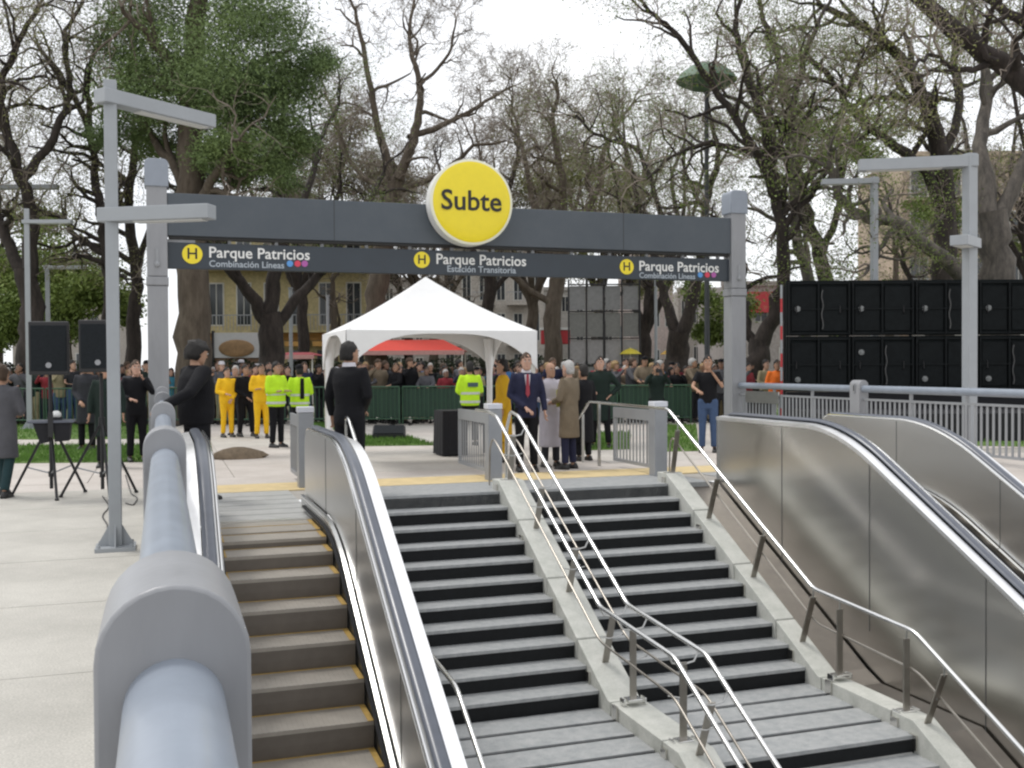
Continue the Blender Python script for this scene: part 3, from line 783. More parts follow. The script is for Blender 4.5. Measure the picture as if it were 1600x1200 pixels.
# ============================================================ PORTAL POSTS WITH FOLDED GATES
def gate_leaf_post(px, d, label, leaf_len, leaf_h=.95, leafdx=0.0):
    q = gnd(px, d); x, y = q.x, q.y
    root = empty('bollard_post', (x, y, 0), label, 'post', 'posts with folded gates along the stair head')
    gg = G(); gg.box(x-.10, x+.10, y-.10, y+.10, 0, 1.0); gg.build('shaft', [GPAINT], root, bevel=.008)
    gg = G(); gg.box(x-.107, x+.107, y-.107, y+.107, 1.003, 1.08); gg.build('cap', [mat('cap_white', (.62,.63,.68), .4, var=.03)], root, bevel=.01)
    gl = empty('gate_leaf', (leafdx, .12, 0)); gl.parent = root
    x2 = x+leafdx; ya, yb = y+.13, y+.13+leaf_len
    gg = G(); gg.box(x2-.018, x2+.018, ya, yb, leaf_h-.16, leaf_h); gg.box(x2-.018, x2+.018, ya, yb, .10, .15)
    gg.box(x2-.018, x2+.018, ya, ya+.04, .15, leaf_h-.16); gg.box(x2-.018, x2+.018, yb-.04, yb, .15, leaf_h-.16)
    gg.build('frame', [GPAINT], gl)
    n = int(leaf_len/.11); bb = G(); bb.box(-.008, .008, -.012, .012, .152, leaf_h-.162); me = bb.mesh('bar'); me.materials.append(GPAINT)
    for k in range(1, n): place(me, 'bar', (0, ya+leaf_len*k/n-y-.12, 0), gl)
    return root
gate_leaf_post(770, 14.7, 'grey gate post at the head of the middle stringer', 1.5, leafdx=-.04)
gate_leaf_post(1028, 15.2, 'grey gate post at the head of the right flight', 1.3, leafdx=-.06)
gate_leaf_post(476, 13.95, 'grey gate post behind the left escalator newel', 1.1, leafdx=-.04)

# ============================================================ TENT
def tent():
    x0, x1, y0, y1 = 2.66, 5.72, 15.75, 18.15
    ze, zp = 2.17, 3.10
    cx, cy = (x0+x1)/2, (y0+y1)/2
    root = empty('canopy_tent', (cx, cy, 0), 'white peaked canopy tent with scalloped sides beyond the stairs', 'tent')
    # roof: four slightly sagging faces
    n = 12; gg = G(); rings = []
    for k in range(n+1):
        t = k/n; e = 1-t; z = ze+(zp-ze)*(t+.06*math.sin(math.pi*t)*-1.0)
        ring = []
        for (ax, ay), (bx, by) in (((x0,y0),(x1,y0)),((x1,y0),(x1,y1)),((x1,y1),(x0,y1)),((x0,y1),(x0,y0))):
            for q in range(6):
                u = q/6; px = ax+(bx-ax)*u; py = ay+(by-ay)*u
                ring.append((cx+(px-cx)*max(e, .004), cy+(py-cy)*max(e, .004), z-.035*math.sin(math.pi*u)*math.sin(math.pi*min(1, t*1.0+.0))))
        rings.append(ring)
    gg.loft(rings, cap=False); gg.build('roof', [TENT], root, smooth=True, recalc=True, angle=35)
    def side(a, b, name='scalloped_side'):
        a = Vector(a); b = Vector(b); d = (b-a); L = d.length; nn = Vector((-d.y, d.x, 0)).normalized()*.012
        m_ = 26; vs = []; fs = []
        for off in (-1, 1):
            for k in range(m_+1):
                u = k/m_; p = a+d*u
                s_ = abs(2*u-1); low = ze-.05-.56*max(0, s_)**3.2
                vs.append((p.x+nn.x*off, p.y+nn.y*off, ze)); vs.append((p.x+nn.x*off, p.y+nn.y*off, low))
        N = 2*(m_+1)
        for k in range(m_):
            fs.append((2*k, 2*k+1, 2*k+3, 2*k+2)); fs.append((N+2*k, N+2*k+2, N+2*k+3, N+2*k+1)); fs.append((2*k+1, N+2*k+1, N+2*k+3, 2*k+3))
        gg = G(); gg.add(vs, fs); gg.build(name, [TENT], root, smooth=True, angle=60)
    side((x0, y0, 0), (x1, y0, 0)); side((x1, y0, 0), (x1, y1, 0)); side((x1, y1, 0), (x0, y1, 0)); side((x0, y1, 0), (x0, y0, 0))
    for x, y in ((x0+.05, y0+.05), (x1-.05, y0+.05), (x1-.05, y1-.05), (x0+.05, y1-.05)):
        gg = G(); gg.box(x-.03, x+.03, y-.03, y+.03, 0, ze+.02); gg.build('leg', [TENTP], root)
        gg = G(); gg.box(x-.09, x+.09, y-.09, y+.09, 0, .015); gg.build('foot_plate', [TENTP], root)
    # fabric sleeves on the back legs
    for x, y in ((x0+.09, y1-.1), (x1-.08, y1-.1)):
        gg = G(); gg.tube([(x, y, .05), (x, y, 1.5), (x, y, 2.1)], [.05, .055, .12], 10); gg.build('sleeve', [TENT], root, smooth=True)
tent()
# ============================================================ STAGE EQUIPMENT
def loudspeaker(px, d, z, w, h, label):
    q = gnd(px, d); x, y = q.x, q.y; rz = -YAW*.5
    root = empty('loudspeaker', (x, y, z), label, 'loudspeaker', 'loudspeakers on stands', rz=rz)
    gg = G(); poly = [(-w/2, -.16), (w/2, -.16), (w*.32, .22), (-w*.32, .22)]
    gg.prism(poly, 0, h, 'z'); gg.build('cabinet', [BLACKP], root, local=True, bevel=.015)
    gg = G(); gg.box(-w/2+.03, w/2-.03, -.172, -.163, .05, h-.05); gg.build('grille', [SPKG], root, local=True, bevel=.004)
    gg = G(); gg.tube([(0, -.174, .12), (0, -.182, .12)], .035, 12); gg.build('badge', [GPAINT2], root, local=True)
    gg = G(); gg.tube([(-w*.3, -.176, h*.33), (-w*.3, -.176, h*.33)][:1]+[(0, -.178, h*.33)], .02, 8); 
    return root
def tripod(px, d, top, label, spread=.55, tray=False, apex=.95):
    q = gnd(px, d); x, y = q.x, q.y
    root = empty('tripod_stand', (x, y, 0), label, 'tripod', 'black tripod stands')
    gg = G(); gg.tube([(x, y, .10), (x, y, top)], .022, 8); gg.build('pole', [BLACKP], root, smooth=True)
    gg = G(); gg.tube([(x, y, apex-.06), (x, y, apex+.05)], .04, 10); gg.build('collar', [BLACKP], root, smooth=True)
    gg = G(); gg.tube([(x, y, .25), (x, y, .32)], .035, 10); gg.build('lower_collar', [BLACKP], root, smooth=True)
    for k in range(3):
        t = R(-90+120*k+12); e = Vector((x+spread*math.cos(t), y+spread*math.sin(t), .015))
        gg = G(); gg.tube([(x, y, apex), e], .017, 6); gg.build('leg', [BLACKP], root, smooth=True)
        m_ = Vector((x, y, apex)).lerp(e, .62); gg = G(); gg.tube([(x, y, .29), m_], .010, 5); gg.build('brace', [GPAINT], root, smooth=True)
        gg = G(); gg.ell(e, .028, .028, .02, 8, 5); gg.build('rubber_foot', [BLACKP], root, smooth=True)
    return root
tripod(78, 13.1, 1.55, 'black tripod stand left of the nearest lamp column', .50)
tripod(158, 13.0, 1.55, 'black tripod stand half hidden by the nearest lamp column', .52)
loudspeaker(82, 13.0, 1.53, .48, .66, 'black loudspeaker at far left, on the stand with the tray')
loudspeaker(158, 12.9, 1.56, .46, .64, 'black loudspeaker just left of the nearest lamp column')
q = gnd(80, 12.75)
ca = empty('equipment_tray', (q.x, q.y, .78), 'small black equipment tray with draped sides on the left tripod', 'tray')
gg = G(); gg.box(-.26, .26, -.17, .17, .17, .20); gg.build('tray_top', [mat('tray_grey', (.10,.11,.14), .3, var=.1)], ca, local=True, bevel=.005)
gg = G(); gg.prism([(-.2, .17), (-.12, -.08), (-.02, -.06), (.0, .17)], -.15, .15, 'y'); gg.prism([(.02, .17), (.04, -.06), (.2, -.05), (.22, .17)], -.15, .15, 'y'); gg.build('draped_bag', [BLACKC], ca, local=True)
gg = G(); gg.box(-.03, .03, -.18, -.165, .0, .3); gg.build('clamp', [BLACKP], ca, local=True)
q = gnd(87, 12.75)
wd = empty('signal_light', (q.x, q.y, .985), 'small round white lamp sitting on the equipment tray', 'lamp')
gg = G(); gg.tube([(0,0,0), (0,0,.03)], .07, 14); gg.build('base', [BLACKP], wd, local=True, smooth=True)
gg = G(); gg.ell((0,0,.06), .055, .055, .05, 14, 8); gg.build('dome', [WHT], wd, local=True, smooth=True)
# cloth covered table in the tent
q = gnd(728, 19.0)
tb = empty('draped_table', (q.x, q.y, 0), 'narrow table under black cloth below the rear tent leg', 'table')
gg = G(); gg.box(-.50, .46, -.28, .28, .78, .81); gg.build('tabletop', [BLACKP], tb, local=True, bevel=.006)
gg = G(); rings = []
for z, e in ((.815, 0), (.79, .012), (.4, .03), (.02, .05)):
    ring = []
    for k in range(40):
        t = k/40*4; s_ = int(t); u = t-s_
        cn = [(-.52,-.30),(-.12,-.30),(-.12,.30),(-.52,.30)]; a_ = cn[s_]; b_ = cn[(s_+1)%4]
        px_ = a_[0]+(b_[0]-a_[0])*u; py_ = a_[1]+(b_[1]-a_[1])*u; w_ = e*(1+math.sin(k*2.1)*.7)
        ring.append((px_+(px_+.32)*w_*2, py_+py_*w_*2, z))
    rings.append(ring)
gg.loft(rings, cap=False); gg.add([(-.52,-.30,.8155),(.47,-.30,.8155),(.47,.30,.8155),(-.52,.30,.8155)], [(0,1,2,3)]); gg.build('cloth', [BLACKC], tb, local=True, smooth=True, angle=60)
for sx in (.40,):
    for sy in (-.22, .22): gg = G(); gg.box(sx-.02, sx+.02, sy-.02, sy+.02, 0, .78); gg.build('leg', [BLACKP], tb, local=True)
q = at_z(608, 686)
mo = empty('stage_monitor', (q.x, q.y, .0), 'low black wedge loudspeaker on the lawn left of the table', 'loudspeaker', rz=-.3)
gg = G(); gg.prism([(-.18, .02), (.2, .02), (.2, .2), (.05, .3), (-.18, .12)], -.36, .36, 'x'); gg.build('cabinet', [BLACKP], mo, local=True, bevel=.01)
gg = G(); gg.prism([(-.185, .13), (-.19, .14), (.035, .312), (.045, .305)], -.33, .33, 'x'); gg.build('grille', [SPKG], mo, local=True)
gg = G(); gg.box(-.3, -.2, -.1, .1, 0, .02); gg.box(.2, .3, -.1, .1, 0, .02); gg.build('foot', [BLACKP], mo, local=True)

# ============================================================ LED WALL BACKS
CD = Vector((math.cos(YAW), -math.sin(YAW), 0)); CN = Vector((-math.sin(YAW), -math.cos(YAW), 0))   # toward the viewer
lw_d = 24.0; s = F_PX/lw_d
p0 = gnd(1229, lw_d)
led = empty('led_wall', p0, 'black backs of a large video wall behind the right railing', 'video wall', rz=-YAW)
CW = 1.46; CHh = 1.28; Z0 = .98
cb = G(); cb.box(.008, CW-.008, 0, .12, .008, CHh-.008)
cm = cb.mesh('cabinet'); cm.materials.append(LEDB)
dm = G(); dm.box(.10, .66, -.05, 0, .12, 1.12); dm.box(.78, 1.36, -.05, 0, .12, 1.12); dmm = dm.mesh('door'); dmm.materials.append(mat('led_door', (.010,.012,.013), .8, var=.3, scale=7, bump=.15, bscale=20, spec=.15))
fr = G()
for x in (.03, .70, 1.40): fr.box(x, x+.035, -.09, 0, .03, CHh-.03)
for z in (.04, .60, 1.19): fr.box(.03, 1.43, -.075, -.005, z, z+.03)
fm = fr.mesh('frame'); fm.materials.append(mat('led_frame', (.012,.014,.015), .8, var=.2, spec=.15))
hd = G(); hd.tube([(.2, -.06, .5), (.2, -.10, .53), (.2, -.10, .67), (.2, -.06, .70)], .012, 5); hd.tube([(1.2, -.06, .5), (1.2, -.10, .53), (1.2, -.10, .67), (1.2, -.06, .70)], .012, 5); hm = hd.mesh('handle'); hm.materials.append(BLACKP)
pg = G(); pg.tube([(0, -.05, 0), (0, -.075, 0)], .065, 12); pg.tube([(0,-.075,0),(0,-.1,0)], .03, 8); pm = pg.mesh('connector'); pm.materials.append(mat('pale_connector', (.22,.23,.23), .6, var=0))
cg = G(); pts = [(.9+.02*math.sin(i*1.3), -.09, .15+i*.09) for i in range(11)]; cg.tube(pts, .012, 5); cbm = cg.mesh('cable'); cbm.materials.append(mat('grey_cable', (.10,.10,.10), .6, var=.1))
for i in range(6):
    for j in range(2):
        c_ = place(cm, 'cabinet', (i*CW, 0, Z0+j*CHh), led)
        place(dmm, 'door', (0, 0, 0), c_); place(fm, 'frame', (0, 0, 0), c_); place(hm, 'handle', (0, 0, 0), c_)
        if not (i == 1 and j == 0): place(pm, 'connector', (.24, 0, .62 if j else .28), c_)
        else: place(pm, 'connector', (.24, 0, .9), c_)
        if (i+j) % 2 == 1: place(cbm, 'cable', (-.1, 0, 0), c_)
gg = G(); gg.box(0, 6*CW, .0, .5, 0, Z0-.01); gg.build('skirt', [BLACKC], led, local=True)
gg = G(); gg.box(.1, 6*CW, -2.6, -.01, 0, .58); gg.build('backdrop_deck', [BLACKC], led, local=True)  # low black deck added to darken the view through the railing bars
for i in range(7):
    gg = G(); gg.box(i*CW-.03, i*CW+.03, .15, .21, 0, Z0+2*CHh-.1); gg.build('support', [BLACKP], led, local=True)
q = gnd(1221, 23.6)
sp = empty('banded_pole', (q.x, q.y, 0), 'red and white banded pole at the left end of the video wall', 'pole')
for k in range(11):
    gg = G(); gg.tube([(0,0,k*.31), (0,0,k*.31+.308)], .026, 8); gg.build('band', [REDS if k % 2 else LAMPP], sp, local=True, smooth=True)
# ============================================================ TREES
def seg_mesh(name, A, B, ra, rb, n=3, ext=0.0):
    A = np.asarray(A, float); B = np.asarray(B, float); ra = np.asarray(ra, float); rb = np.asarray(rb, float); N = len(A)
    D = B-A; L = np.linalg.norm(D, axis=1, keepdims=True)+1e-9; D /= L
    B = B+D*ext*rb[:, None]
    ref = np.where(np.abs(D[:, 2:3]) > .9, np.array([[1., 0, 0]]), np.array([[0, 0, 1.]]))
    U = np.cross(D, ref); U /= np.linalg.norm(U, axis=1, keepdims=True)+1e-9; W = np.cross(D, U)
    V = np.zeros((N, 2, n, 3))
    for k in range(n):
        t = 2*math.pi*k/n; o = U*math.cos(t)+W*math.sin(t)
        V[:, 0, k] = A+o*ra[:, None]; V[:, 1, k] = B+o*rb[:, None]
    base = (np.arange(N)*2*n)[:, None]
    F = []
    for k in range(n): F.append(np.concatenate([base+k, base+(k+1) % n, base+n+(k+1) % n, base+n+k], 1))
    F = np.stack(F, 1).reshape(-1, 4)
    me = bpy.data.meshes.new(name); me.vertices.add(N*2*n); me.vertices.foreach_set('co', V.reshape(-1).astype(np.float32))
    me.loops.add(len(F)*4); me.loops.foreach_set('vertex_index', F.reshape(-1).astype(np.int32))
    me.polygons.add(len(F)); me.polygons.foreach_set('loop_start', (np.arange(len(F))*4).astype(np.int32)); me.polygons.foreach_set('loop_total', np.full(len(F), 4, np.int32))
    me.polygons.foreach_set('use_smooth', np.ones(len(F), bool))
    me.update(calc_edges=True); return me
def leaf_mesh(name, P, size, seed, asp=2.0):
    r = np.random.default_rng(seed); P = np.asarray(P, float); N = len(P)
    a = r.normal(size=(N, 3)); a /= np.linalg.norm(a, axis=1, keepdims=True); b = r.normal(size=(N, 3)); b = np.cross(a, b); b /= np.linalg.norm(b, axis=1, keepdims=True)
    s = size*(.6+.8*r.random((N, 1)))
    V = np.stack([P-a*s*.5, P+b*s*.5/asp, P+a*s*.5, P-b*s*.5/asp], 1)
    me = bpy.data.meshes.new(name); me.vertices.add(N*4); me.vertices.foreach_set('co', V.reshape(-1).astype(np.float32))
    me.loops.add(N*4); me.loops.foreach_set('vertex_index', np.arange(N*4, dtype=np.int32))
    me.polygons.add(N); me.polygons.foreach_set('loop_start', (np.arange(N)*4).astype(np.int32)); me.polygons.foreach_set('loop_total', np.full(N, 4, np.int32))
    me.update(calc_edges=True); return me
class Tree:
    def __init__(s, seed): s.r = random.Random(seed); s.seed = seed; s.T = []; s.S = []; s.tips = []; s.mid = []
    def rv(s): return Vector((s.r.gauss(0, 1), s.r.gauss(0, 1), s.r.gauss(0, 1)))
    def branch(s, p, d, L, r, lev, maxlev, wig=.28, up=.05, kids=1.0):
        n = 5 if L > 1.2 else (4 if L > .5 else 3); q = Vector(p); d = Vector(d).normalized(); rr = r
        pts = [q.copy()]; rad = [r]
        for i in range(n):
            d = (d+s.rv()*wig+Vector((0, 0, up))).normalized()
            q2 = q+d*(L/n); r2 = max(.0045, r*(1-.62*(i+1)/n))
            if r > .035: pass
            else: s.S.append((tuple(q), tuple(q2), rr, r2, lev))
            pts.append(q2.copy()); rad.append(r2)
            if lev < maxlev and i >= 1-(lev > 1):
                nk = 1 if s.r.random() < .70*kids else 0
                if s.r.random() < .12*kids: nk += 1
                for _ in range(nk):
                    side = s.rv(); side = (side-d*side.dot(d)).normalized()
                    ang = s.r.uniform(.45, 1.05)
                    s.branch(q2, d*math.cos(ang)+side*math.sin(ang), L*s.r.uniform(.45, .75), max(.005, r2*s.r.uniform(.5, .75)), lev+1, maxlev, wig, up, kids)
            q = q2; rr = r2
        if r > .035: s.T.append((pts, rad))
        if lev >= maxlev-1: s.tips.append(tuple(q))
        elif lev >= maxlev-2: s.mid.append(tuple(q))
    def limb(s, pts, r0, r1, maxlev=4, start=.3, dens=1.0, Lf=1.0, wig=.36, up=.04):
        """main limb along a path, side branches grown along it"""
        P = [Vector(p) for p in pts]
        # Catmull-Rom smoothing with a little waviness
        out = []; ext = [P[0]*2-P[1]]+P+[P[-1]*2-P[-2]]
        for i in range(1, len(ext)-2):
            a, b, c, d = ext[i-1:i+3]
            for k in range(5):
                t = k/5; out.append(.5*((2*b)+(c-a)*t+(2*a-5*b+4*c-d)*t*t+(3*b-a-3*c+d)*t**3))
        out.append(P[-1]); N = len(out)
        out = [o+s.rv()*(.03+.02*r0) if 0 < i < N-1 else o for i, o in enumerate(out)]
        rad = [(r0+(r1-r0)*(i/(N-1))**.85)*s.r.uniform(.94, 1.06) for i in range(N)]
        s.T.append((out, rad))
        tot = sum((out[i+1]-out[i]).length for i in range(N-1)); acc = 0
        for i in range(1, N):
            acc += (out[i]-out[i-1]).length; f = acc/tot
            if f < start: continue
            d = (out[i]-out[i-1]).normalized()
            nk = 1 if s.r.random() < .62*dens else 0
            if i == N-1: nk = 3
            for _ in range(nk):
                side = s.rv()+Vector((0, 0, .35)); side = (side-d*side.dot(d)).normalized(); ang = s.r.uniform(.5, 1.2) if i < N-1 else s.r.uniform(.15, .6)
                L = Lf*s.r.uniform(1.1, 2.6)*(1.1-.3*f)
                s.branch(out[i], d*math.cos(ang)+side*math.sin(ang), L, min(rad[i]*.66, .05+.035*L), 1, maxlev, wig, up)
    def meshes(s, origin, leaves=0, leafsize=.1, leafspread=.25, trunk_sides=9, rmin=.0):
        o = Vector(origin); g = G()
        for pts, rad in s.T:
            g.tube([p-o for p in pts], rad, trunk_sides if max(rad) > .12 else 5, cap=False)
        tm_ = g.mesh('trunk')
        tm_.polygons.foreach_set('use_smooth', [True]*len(tm_.polygons))
        bm_ = None; lm = None
        if s.S:
            A = np.array([x[0] for x in s.S])-np.array(o); B = np.array([x[1] for x in s.S])-np.array(o)
            bm_ = seg_mesh('crown', A, B, np.maximum(rmin, np.array([x[2] for x in s.S])), np.maximum(rmin, np.array([x[3] for x in s.S])), 3, .3)
        if leaves and s.tips:
            r = np.random.default_rng(s.seed+5); T = np.array(s.tips+s.mid)-np.array(o)
            leaves = int(leaves*3.2); keep = T[r.random(len(T)) < .45]; idx = r.integers(0, len(keep), leaves); P = keep[idx]+r.normal(0, leafspread*.55, (leaves, 3))*np.array([1, 1, .7]); lm = leaf_mesh('foliage', P, leafsize*.52, s.seed)
        return tm_, bm_, lm
def put_tree(name, origin, ms, bark, twig, leafm, label, group, rz=0.0, sc=1.0, cat='tree'):
    root = empty(name, origin, label, cat, group, rz=rz); root.scale = (sc, sc, sc)
    for me, nm, m in zip(ms, ('trunk', 'crown', 'foliage'), (bark, twig, leafm)):
        if me is None: continue
        if not me.materials: me.materials.append(m)
        o = bpy.data.objects.new(nm, me); COL.objects.link(o); o.parent = root
    return root
def custom(seed, base, d, limbs, label, bark=BARK1, leafm=LEAFO, leaves=3000, leafsize=.12, spread=.38, maxlev=4, dens=1.0, Lf=1.0, name='bare_tree', group='old park trees around the station', jit=1.0, rmin=.0045, twig=TWIG):
    t = Tree(seed); b = gnd(base, d); rr = random.Random(seed)
    for li in limbs:
        pts = []; dd = li.get('d', 0.0); dstart = d
        if t.T and not li.get('ground'):
            rd = ray(*li['p'][0]); best = (9, d)
            for tp, _ in t.T:
                for w in tp:
                    dep_ = (w-CAMP).dot(Fw); e_ = (w-CAMP-rd*dep_).length
                    if e_ < best[0]: best = (e_, dep_)
            dstart = best[1]
        for k, q in enumerate(li['p']):
            dep = dstart+dd*k/(len(li['p'])-1)+(rr.uniform(-.25, .25)*jit if k else 0)
            if k == 0 and 'd0' in li: dep = d+li['d0']
            v = at_d(q[0], q[1], dep)
            if li.get('ground') and k == 0: v = Vector((b.x, b.y, -.05))
            pts.append(v)
        t.limb(pts, li['r'][0], li['r'][1], maxlev=li.get('lev', maxlev), start=li.get('s', .3), dens=dens*li.get('dens', 1), Lf=Lf*li.get('L', 1))
    # root flare
    b0 = Vector((b.x, b.y, 0)); r0 = limbs[0]['r'][0]
    for k in range(5):
        a = k*1.257+seed; t.T.append(([b0+Vector((math.cos(a)*r0*1.25, math.sin(a)*r0*1.25, -.06)), b0+Vector((math.cos(a)*r0*.8, math.sin(a)*r0*.8, .18)), b0+Vector((math.cos(a)*r0*.35, math.sin(a)*r0*.35, .7))], [r0*.16, r0*.28, r0*.38]))
    return put_tree(name, b0, t.meshes(b0, leaves, leafsize, spread, rmin=rmin), bark, twig, leafm, label, group), t

# B forked tree behind the board
custom(12, 425, 36, [dict(p=[(425,650),(423,570),(420,490)], r=(.50,.42), ground=1, s=2),
    dict(p=[(421,510),(390,460),(350,405),(322,330),(300,260)], r=(.26,.09), d=-2, L=1.2),
    dict(p=[(422,500),(430,420),(441,330),(430,240),(445,160)], r=(.30,.08), d=1),
    dict(p=[(424,520),(460,472),(505,420),(560,345),(600,270)], r=(.24,.08), d=2),
    dict(p=[(436,370),(480,300),(500,220),(530,160)], r=(.16,.06), d=3)],
    'dark tree forking wide below the name board left of the tent', leafm=LEAFM, leaves=5400)
# C tall bare tree in the middle
custom(13, 590, 46, [dict(p=[(592,640),(586,520),(592,420),(610,330),(622,275)], r=(.55,.36), ground=1, s=.75),
    dict(p=[(622,280),(650,205),(655,135),(640,60),(652,-20)], r=(.26,.05), d=1),
    dict(p=[(616,290),(592,205),(577,125),(560,40),(545,-10)], r=(.22,.05), d=-1),
    dict(p=[(638,215),(700,192),(750,165),(800,135)], r=(.16,.05), d=2),
    dict(p=[(655,135),(700,85),(712,30)], r=(.10,.04), d=0),
    dict(p=[(600,300),(545,250),(520,170),(500,120)], r=(.14,.05), d=3),
    dict(p=[(618,300),(690,270),(740,230),(790,220)], r=(.14,.05), d=-2)],
    'tall bare tree rising behind the round sign against the white sky', bark=BARK2, leafm=LEAFB, leaves=3000, maxlev=5, Lf=.9, rmin=.0085)
# centre right
custom(14, 868, 44, [dict(p=[(868,640),(862,520),(870,440),(878,380)], r=(.42,.32), ground=1, s=2),
    dict(p=[(872,430),(840,340),(820,250),(800,190)], r=(.22,.06), d=2),
    dict(p=[(876,400),(880,300),(865,200),(870,130)], r=(.24,.06), d=-1),
    dict(p=[(878,390),(930,300),(950,220),(990,160)], r=(.20,.06), d=1),
    dict(p=[(868,480),(800,430),(760,380),(740,320)], r=(.16,.06), d=0)],
    'bare tree with many thin upright branches right of the round sign', bark=BARK2, leafm=LEAFO, leaves=3600, maxlev=5, Lf=.95, rmin=.0085)
custom(24, 770, 52, [dict(p=[(760,640),(757,540),(762,470),(770,400)], r=(.40,.28), ground=1, s=2),
    dict(p=[(765,440),(730,370),(700,300),(680,240)], r=(.2,.06), d=2), dict(p=[(770,410),(790,320),(810,230),(800,160)], r=(.22,.06), d=-2), dict(p=[(764,460),(820,400),(860,350)], r=(.15,.06), d=1)],
    'slim bare tree directly behind the tent peak', bark=BARK1, leafm=LEAFB, leaves=2700, maxlev=5, rmin=.009)
# D forked trunk
custom(15, 1062, 40, [dict(p=[(1062,640),(1058,570),(1062,515)], r=(.50,.42), ground=1, s=2),
    dict(p=[(1060,530),(1040,470),(1027,420),(1000,340),(985,255),(960,190)], r=(.24,.06), d=2),
    dict(p=[(1064,525),(1085,455),(1097,390),(1102,320),(1122,250),(1110,180)], r=(.28,.07), d=-2),
    dict(p=[(1030,440),(1060,360),(1050,280),(1070,220)], r=(.14,.05), d=3),
    dict(p=[(1095,400),(1040,350),(1000,240),(940,215),(900,180)], r=(.13,.05), d=1)],
    'dark forked tree standing left of the right gate post', leafm=LEAFM, leaves=4200, maxlev=5, Lf=.95)
# E leaning tree right of the gate post
custom(16, 1182, 30, [dict(p=[(1184,650),(1184,585),(1187,530)], r=(.34,.30), ground=1, s=2),
    dict(p=[(1186,545),(1166,505),(1158,440),(1150,380)], r=(.17,.09), d=1),
    dict(p=[(1188,540),(1214,480),(1226,400),(1212,300),(1196,200),(1165,110),(1150,30)], r=(.26,.08), d=-1),
    dict(p=[(1213,310),(1180,235),(1125,150),(1060,60),(1005,5)], r=(.16,.05), d=-2, s=.1),
    dict(p=[(1205,260),(1240,160),(1270,60),(1300,-10)], r=(.13,.05), d=2),
    dict(p=[(1185,240),(1110,225),(1060,240),(1010,280)], r=(.10,.04), d=0)],
    'leaning dark tree just right of the right gate post', leafm=LEAFM, leaves=5400, maxlev=4, Lf=1.05)
# F pair of leaning trunks
custom(17, 1330, 34, [dict(p=[(1335,650),(1305,500),(1288,430),(1266,350),(1246,265),(1237,180),(1215,90),(1190,20)], r=(.34,.08), ground=1, s=.45),
    dict(p=[(1250,290),(1300,220),(1320,150),(1350,80)], r=(.15,.05), d=2),
    dict(p=[(1280,410),(1310,330),(1320,250),(1370,190)], r=(.15,.06), d=-2),
    dict(p=[(1240,210),(1190,160),(1160,70)], r=(.12,.05), d=1)],
    'slanting tree whose trunk leans left above the video wall', leafm=LEAFO, leaves=4800)
custom(27, 1262, 32, [dict(p=[(1262,650),(1255,560),(1262,440),(1245,370),(1242,300),(1232,240)], r=(.24,.12), ground=1, s=.5),
    dict(p=[(1245,330),(1285,270),(1300,200)], r=(.11,.05), d=1), dict(p=[(1234,250),(1200,190),(1215,120)], r=(.10,.05), d=-1)],
    'thin upright tree between the leaning trunks above the video wall', bark=BARK3, leafm=LEAFM, leaves=3000)
# H, sinuous branches, top right
custom(18, 1470, 33, [dict(p=[(1470,650),(1474,450),(1478,330),(1466,225),(1440,150),(1405,90),(1350,42),(1285,10)], r=(.44,.09), ground=1, s=.5),
    dict(p=[(1476,330),(1440,262),(1400,228),(1350,195),(1312,145),(1272,98),(1222,88)], r=(.20,.06), d=-2, s=.25),
    dict(p=[(1470,250),(1500,170),(1490,80),(1510,0)], r=(.18,.06), d=1),
    dict(p=[(1448,170),(1390,150),(1340,160),(1290,190)], r=(.11,.05), d=2),
    dict(p=[(1400,85),(1380,40),(1395,-20)], r=(.10,.04), d=0)],
    'big sinuous tree with twisting limbs left of the tall right lamp', bark=BARK1, leafm=LEAFO, leaves=4800, maxlev=4)
# G thick grey trunk
custom(19, 1572, 27, [dict(p=[(1566,660),(1562,540),(1558,430),(1550,330)], r=(.58,.38), ground=1, s=2),
    dict(p=[(1545,460),(1500,425),(1450,385),(1400,347),(1345,338),(1312,305),(1297,250)], r=(.24,.08), d=-1, s=.35, L=.8),
    dict(p=[(1552,350),(1530,230),(1545,130),(1520,40)], r=(.26,.08), d=2),
    dict(p=[(1553,360),(1600,260),(1640,150),(1650,30)], r=(.24,.08), d=1),
    dict(p=[(1400,347),(1370,400),(1350,430)], r=(.09,.04), d=-1)],
    'thick grey trunked tree right of the tall lamp with one long low limb', bark=BARK3, leafm=LEAFM, leaves=5400, maxlev=4)
# I overhanging limbs from outside the frame
custom(20, 1790, 21, [dict(p=[(1790,720),(1770,450),(1720,260),(1640,165),(1560,95),(1470,30),(1400,-40),(1340,-90)], r=(.40,.09), ground=1, s=.4, L=.7),
    dict(p=[(1700,235),(1650,80),(1590,30),(1520,-20)], r=(.18,.08), d=1, s=.2, L=.7),
    dict(p=[(1560,95),(1500,110),(1460,85),(1420,110)], r=(.08,.03), d=-1, s=.1, L=.6)],
    'tree at the right edge whose heavy limb sweeps across the top corner', bark=BARK1, leafm=LEAFO, leaves=1500, maxlev=4, dens=.8)
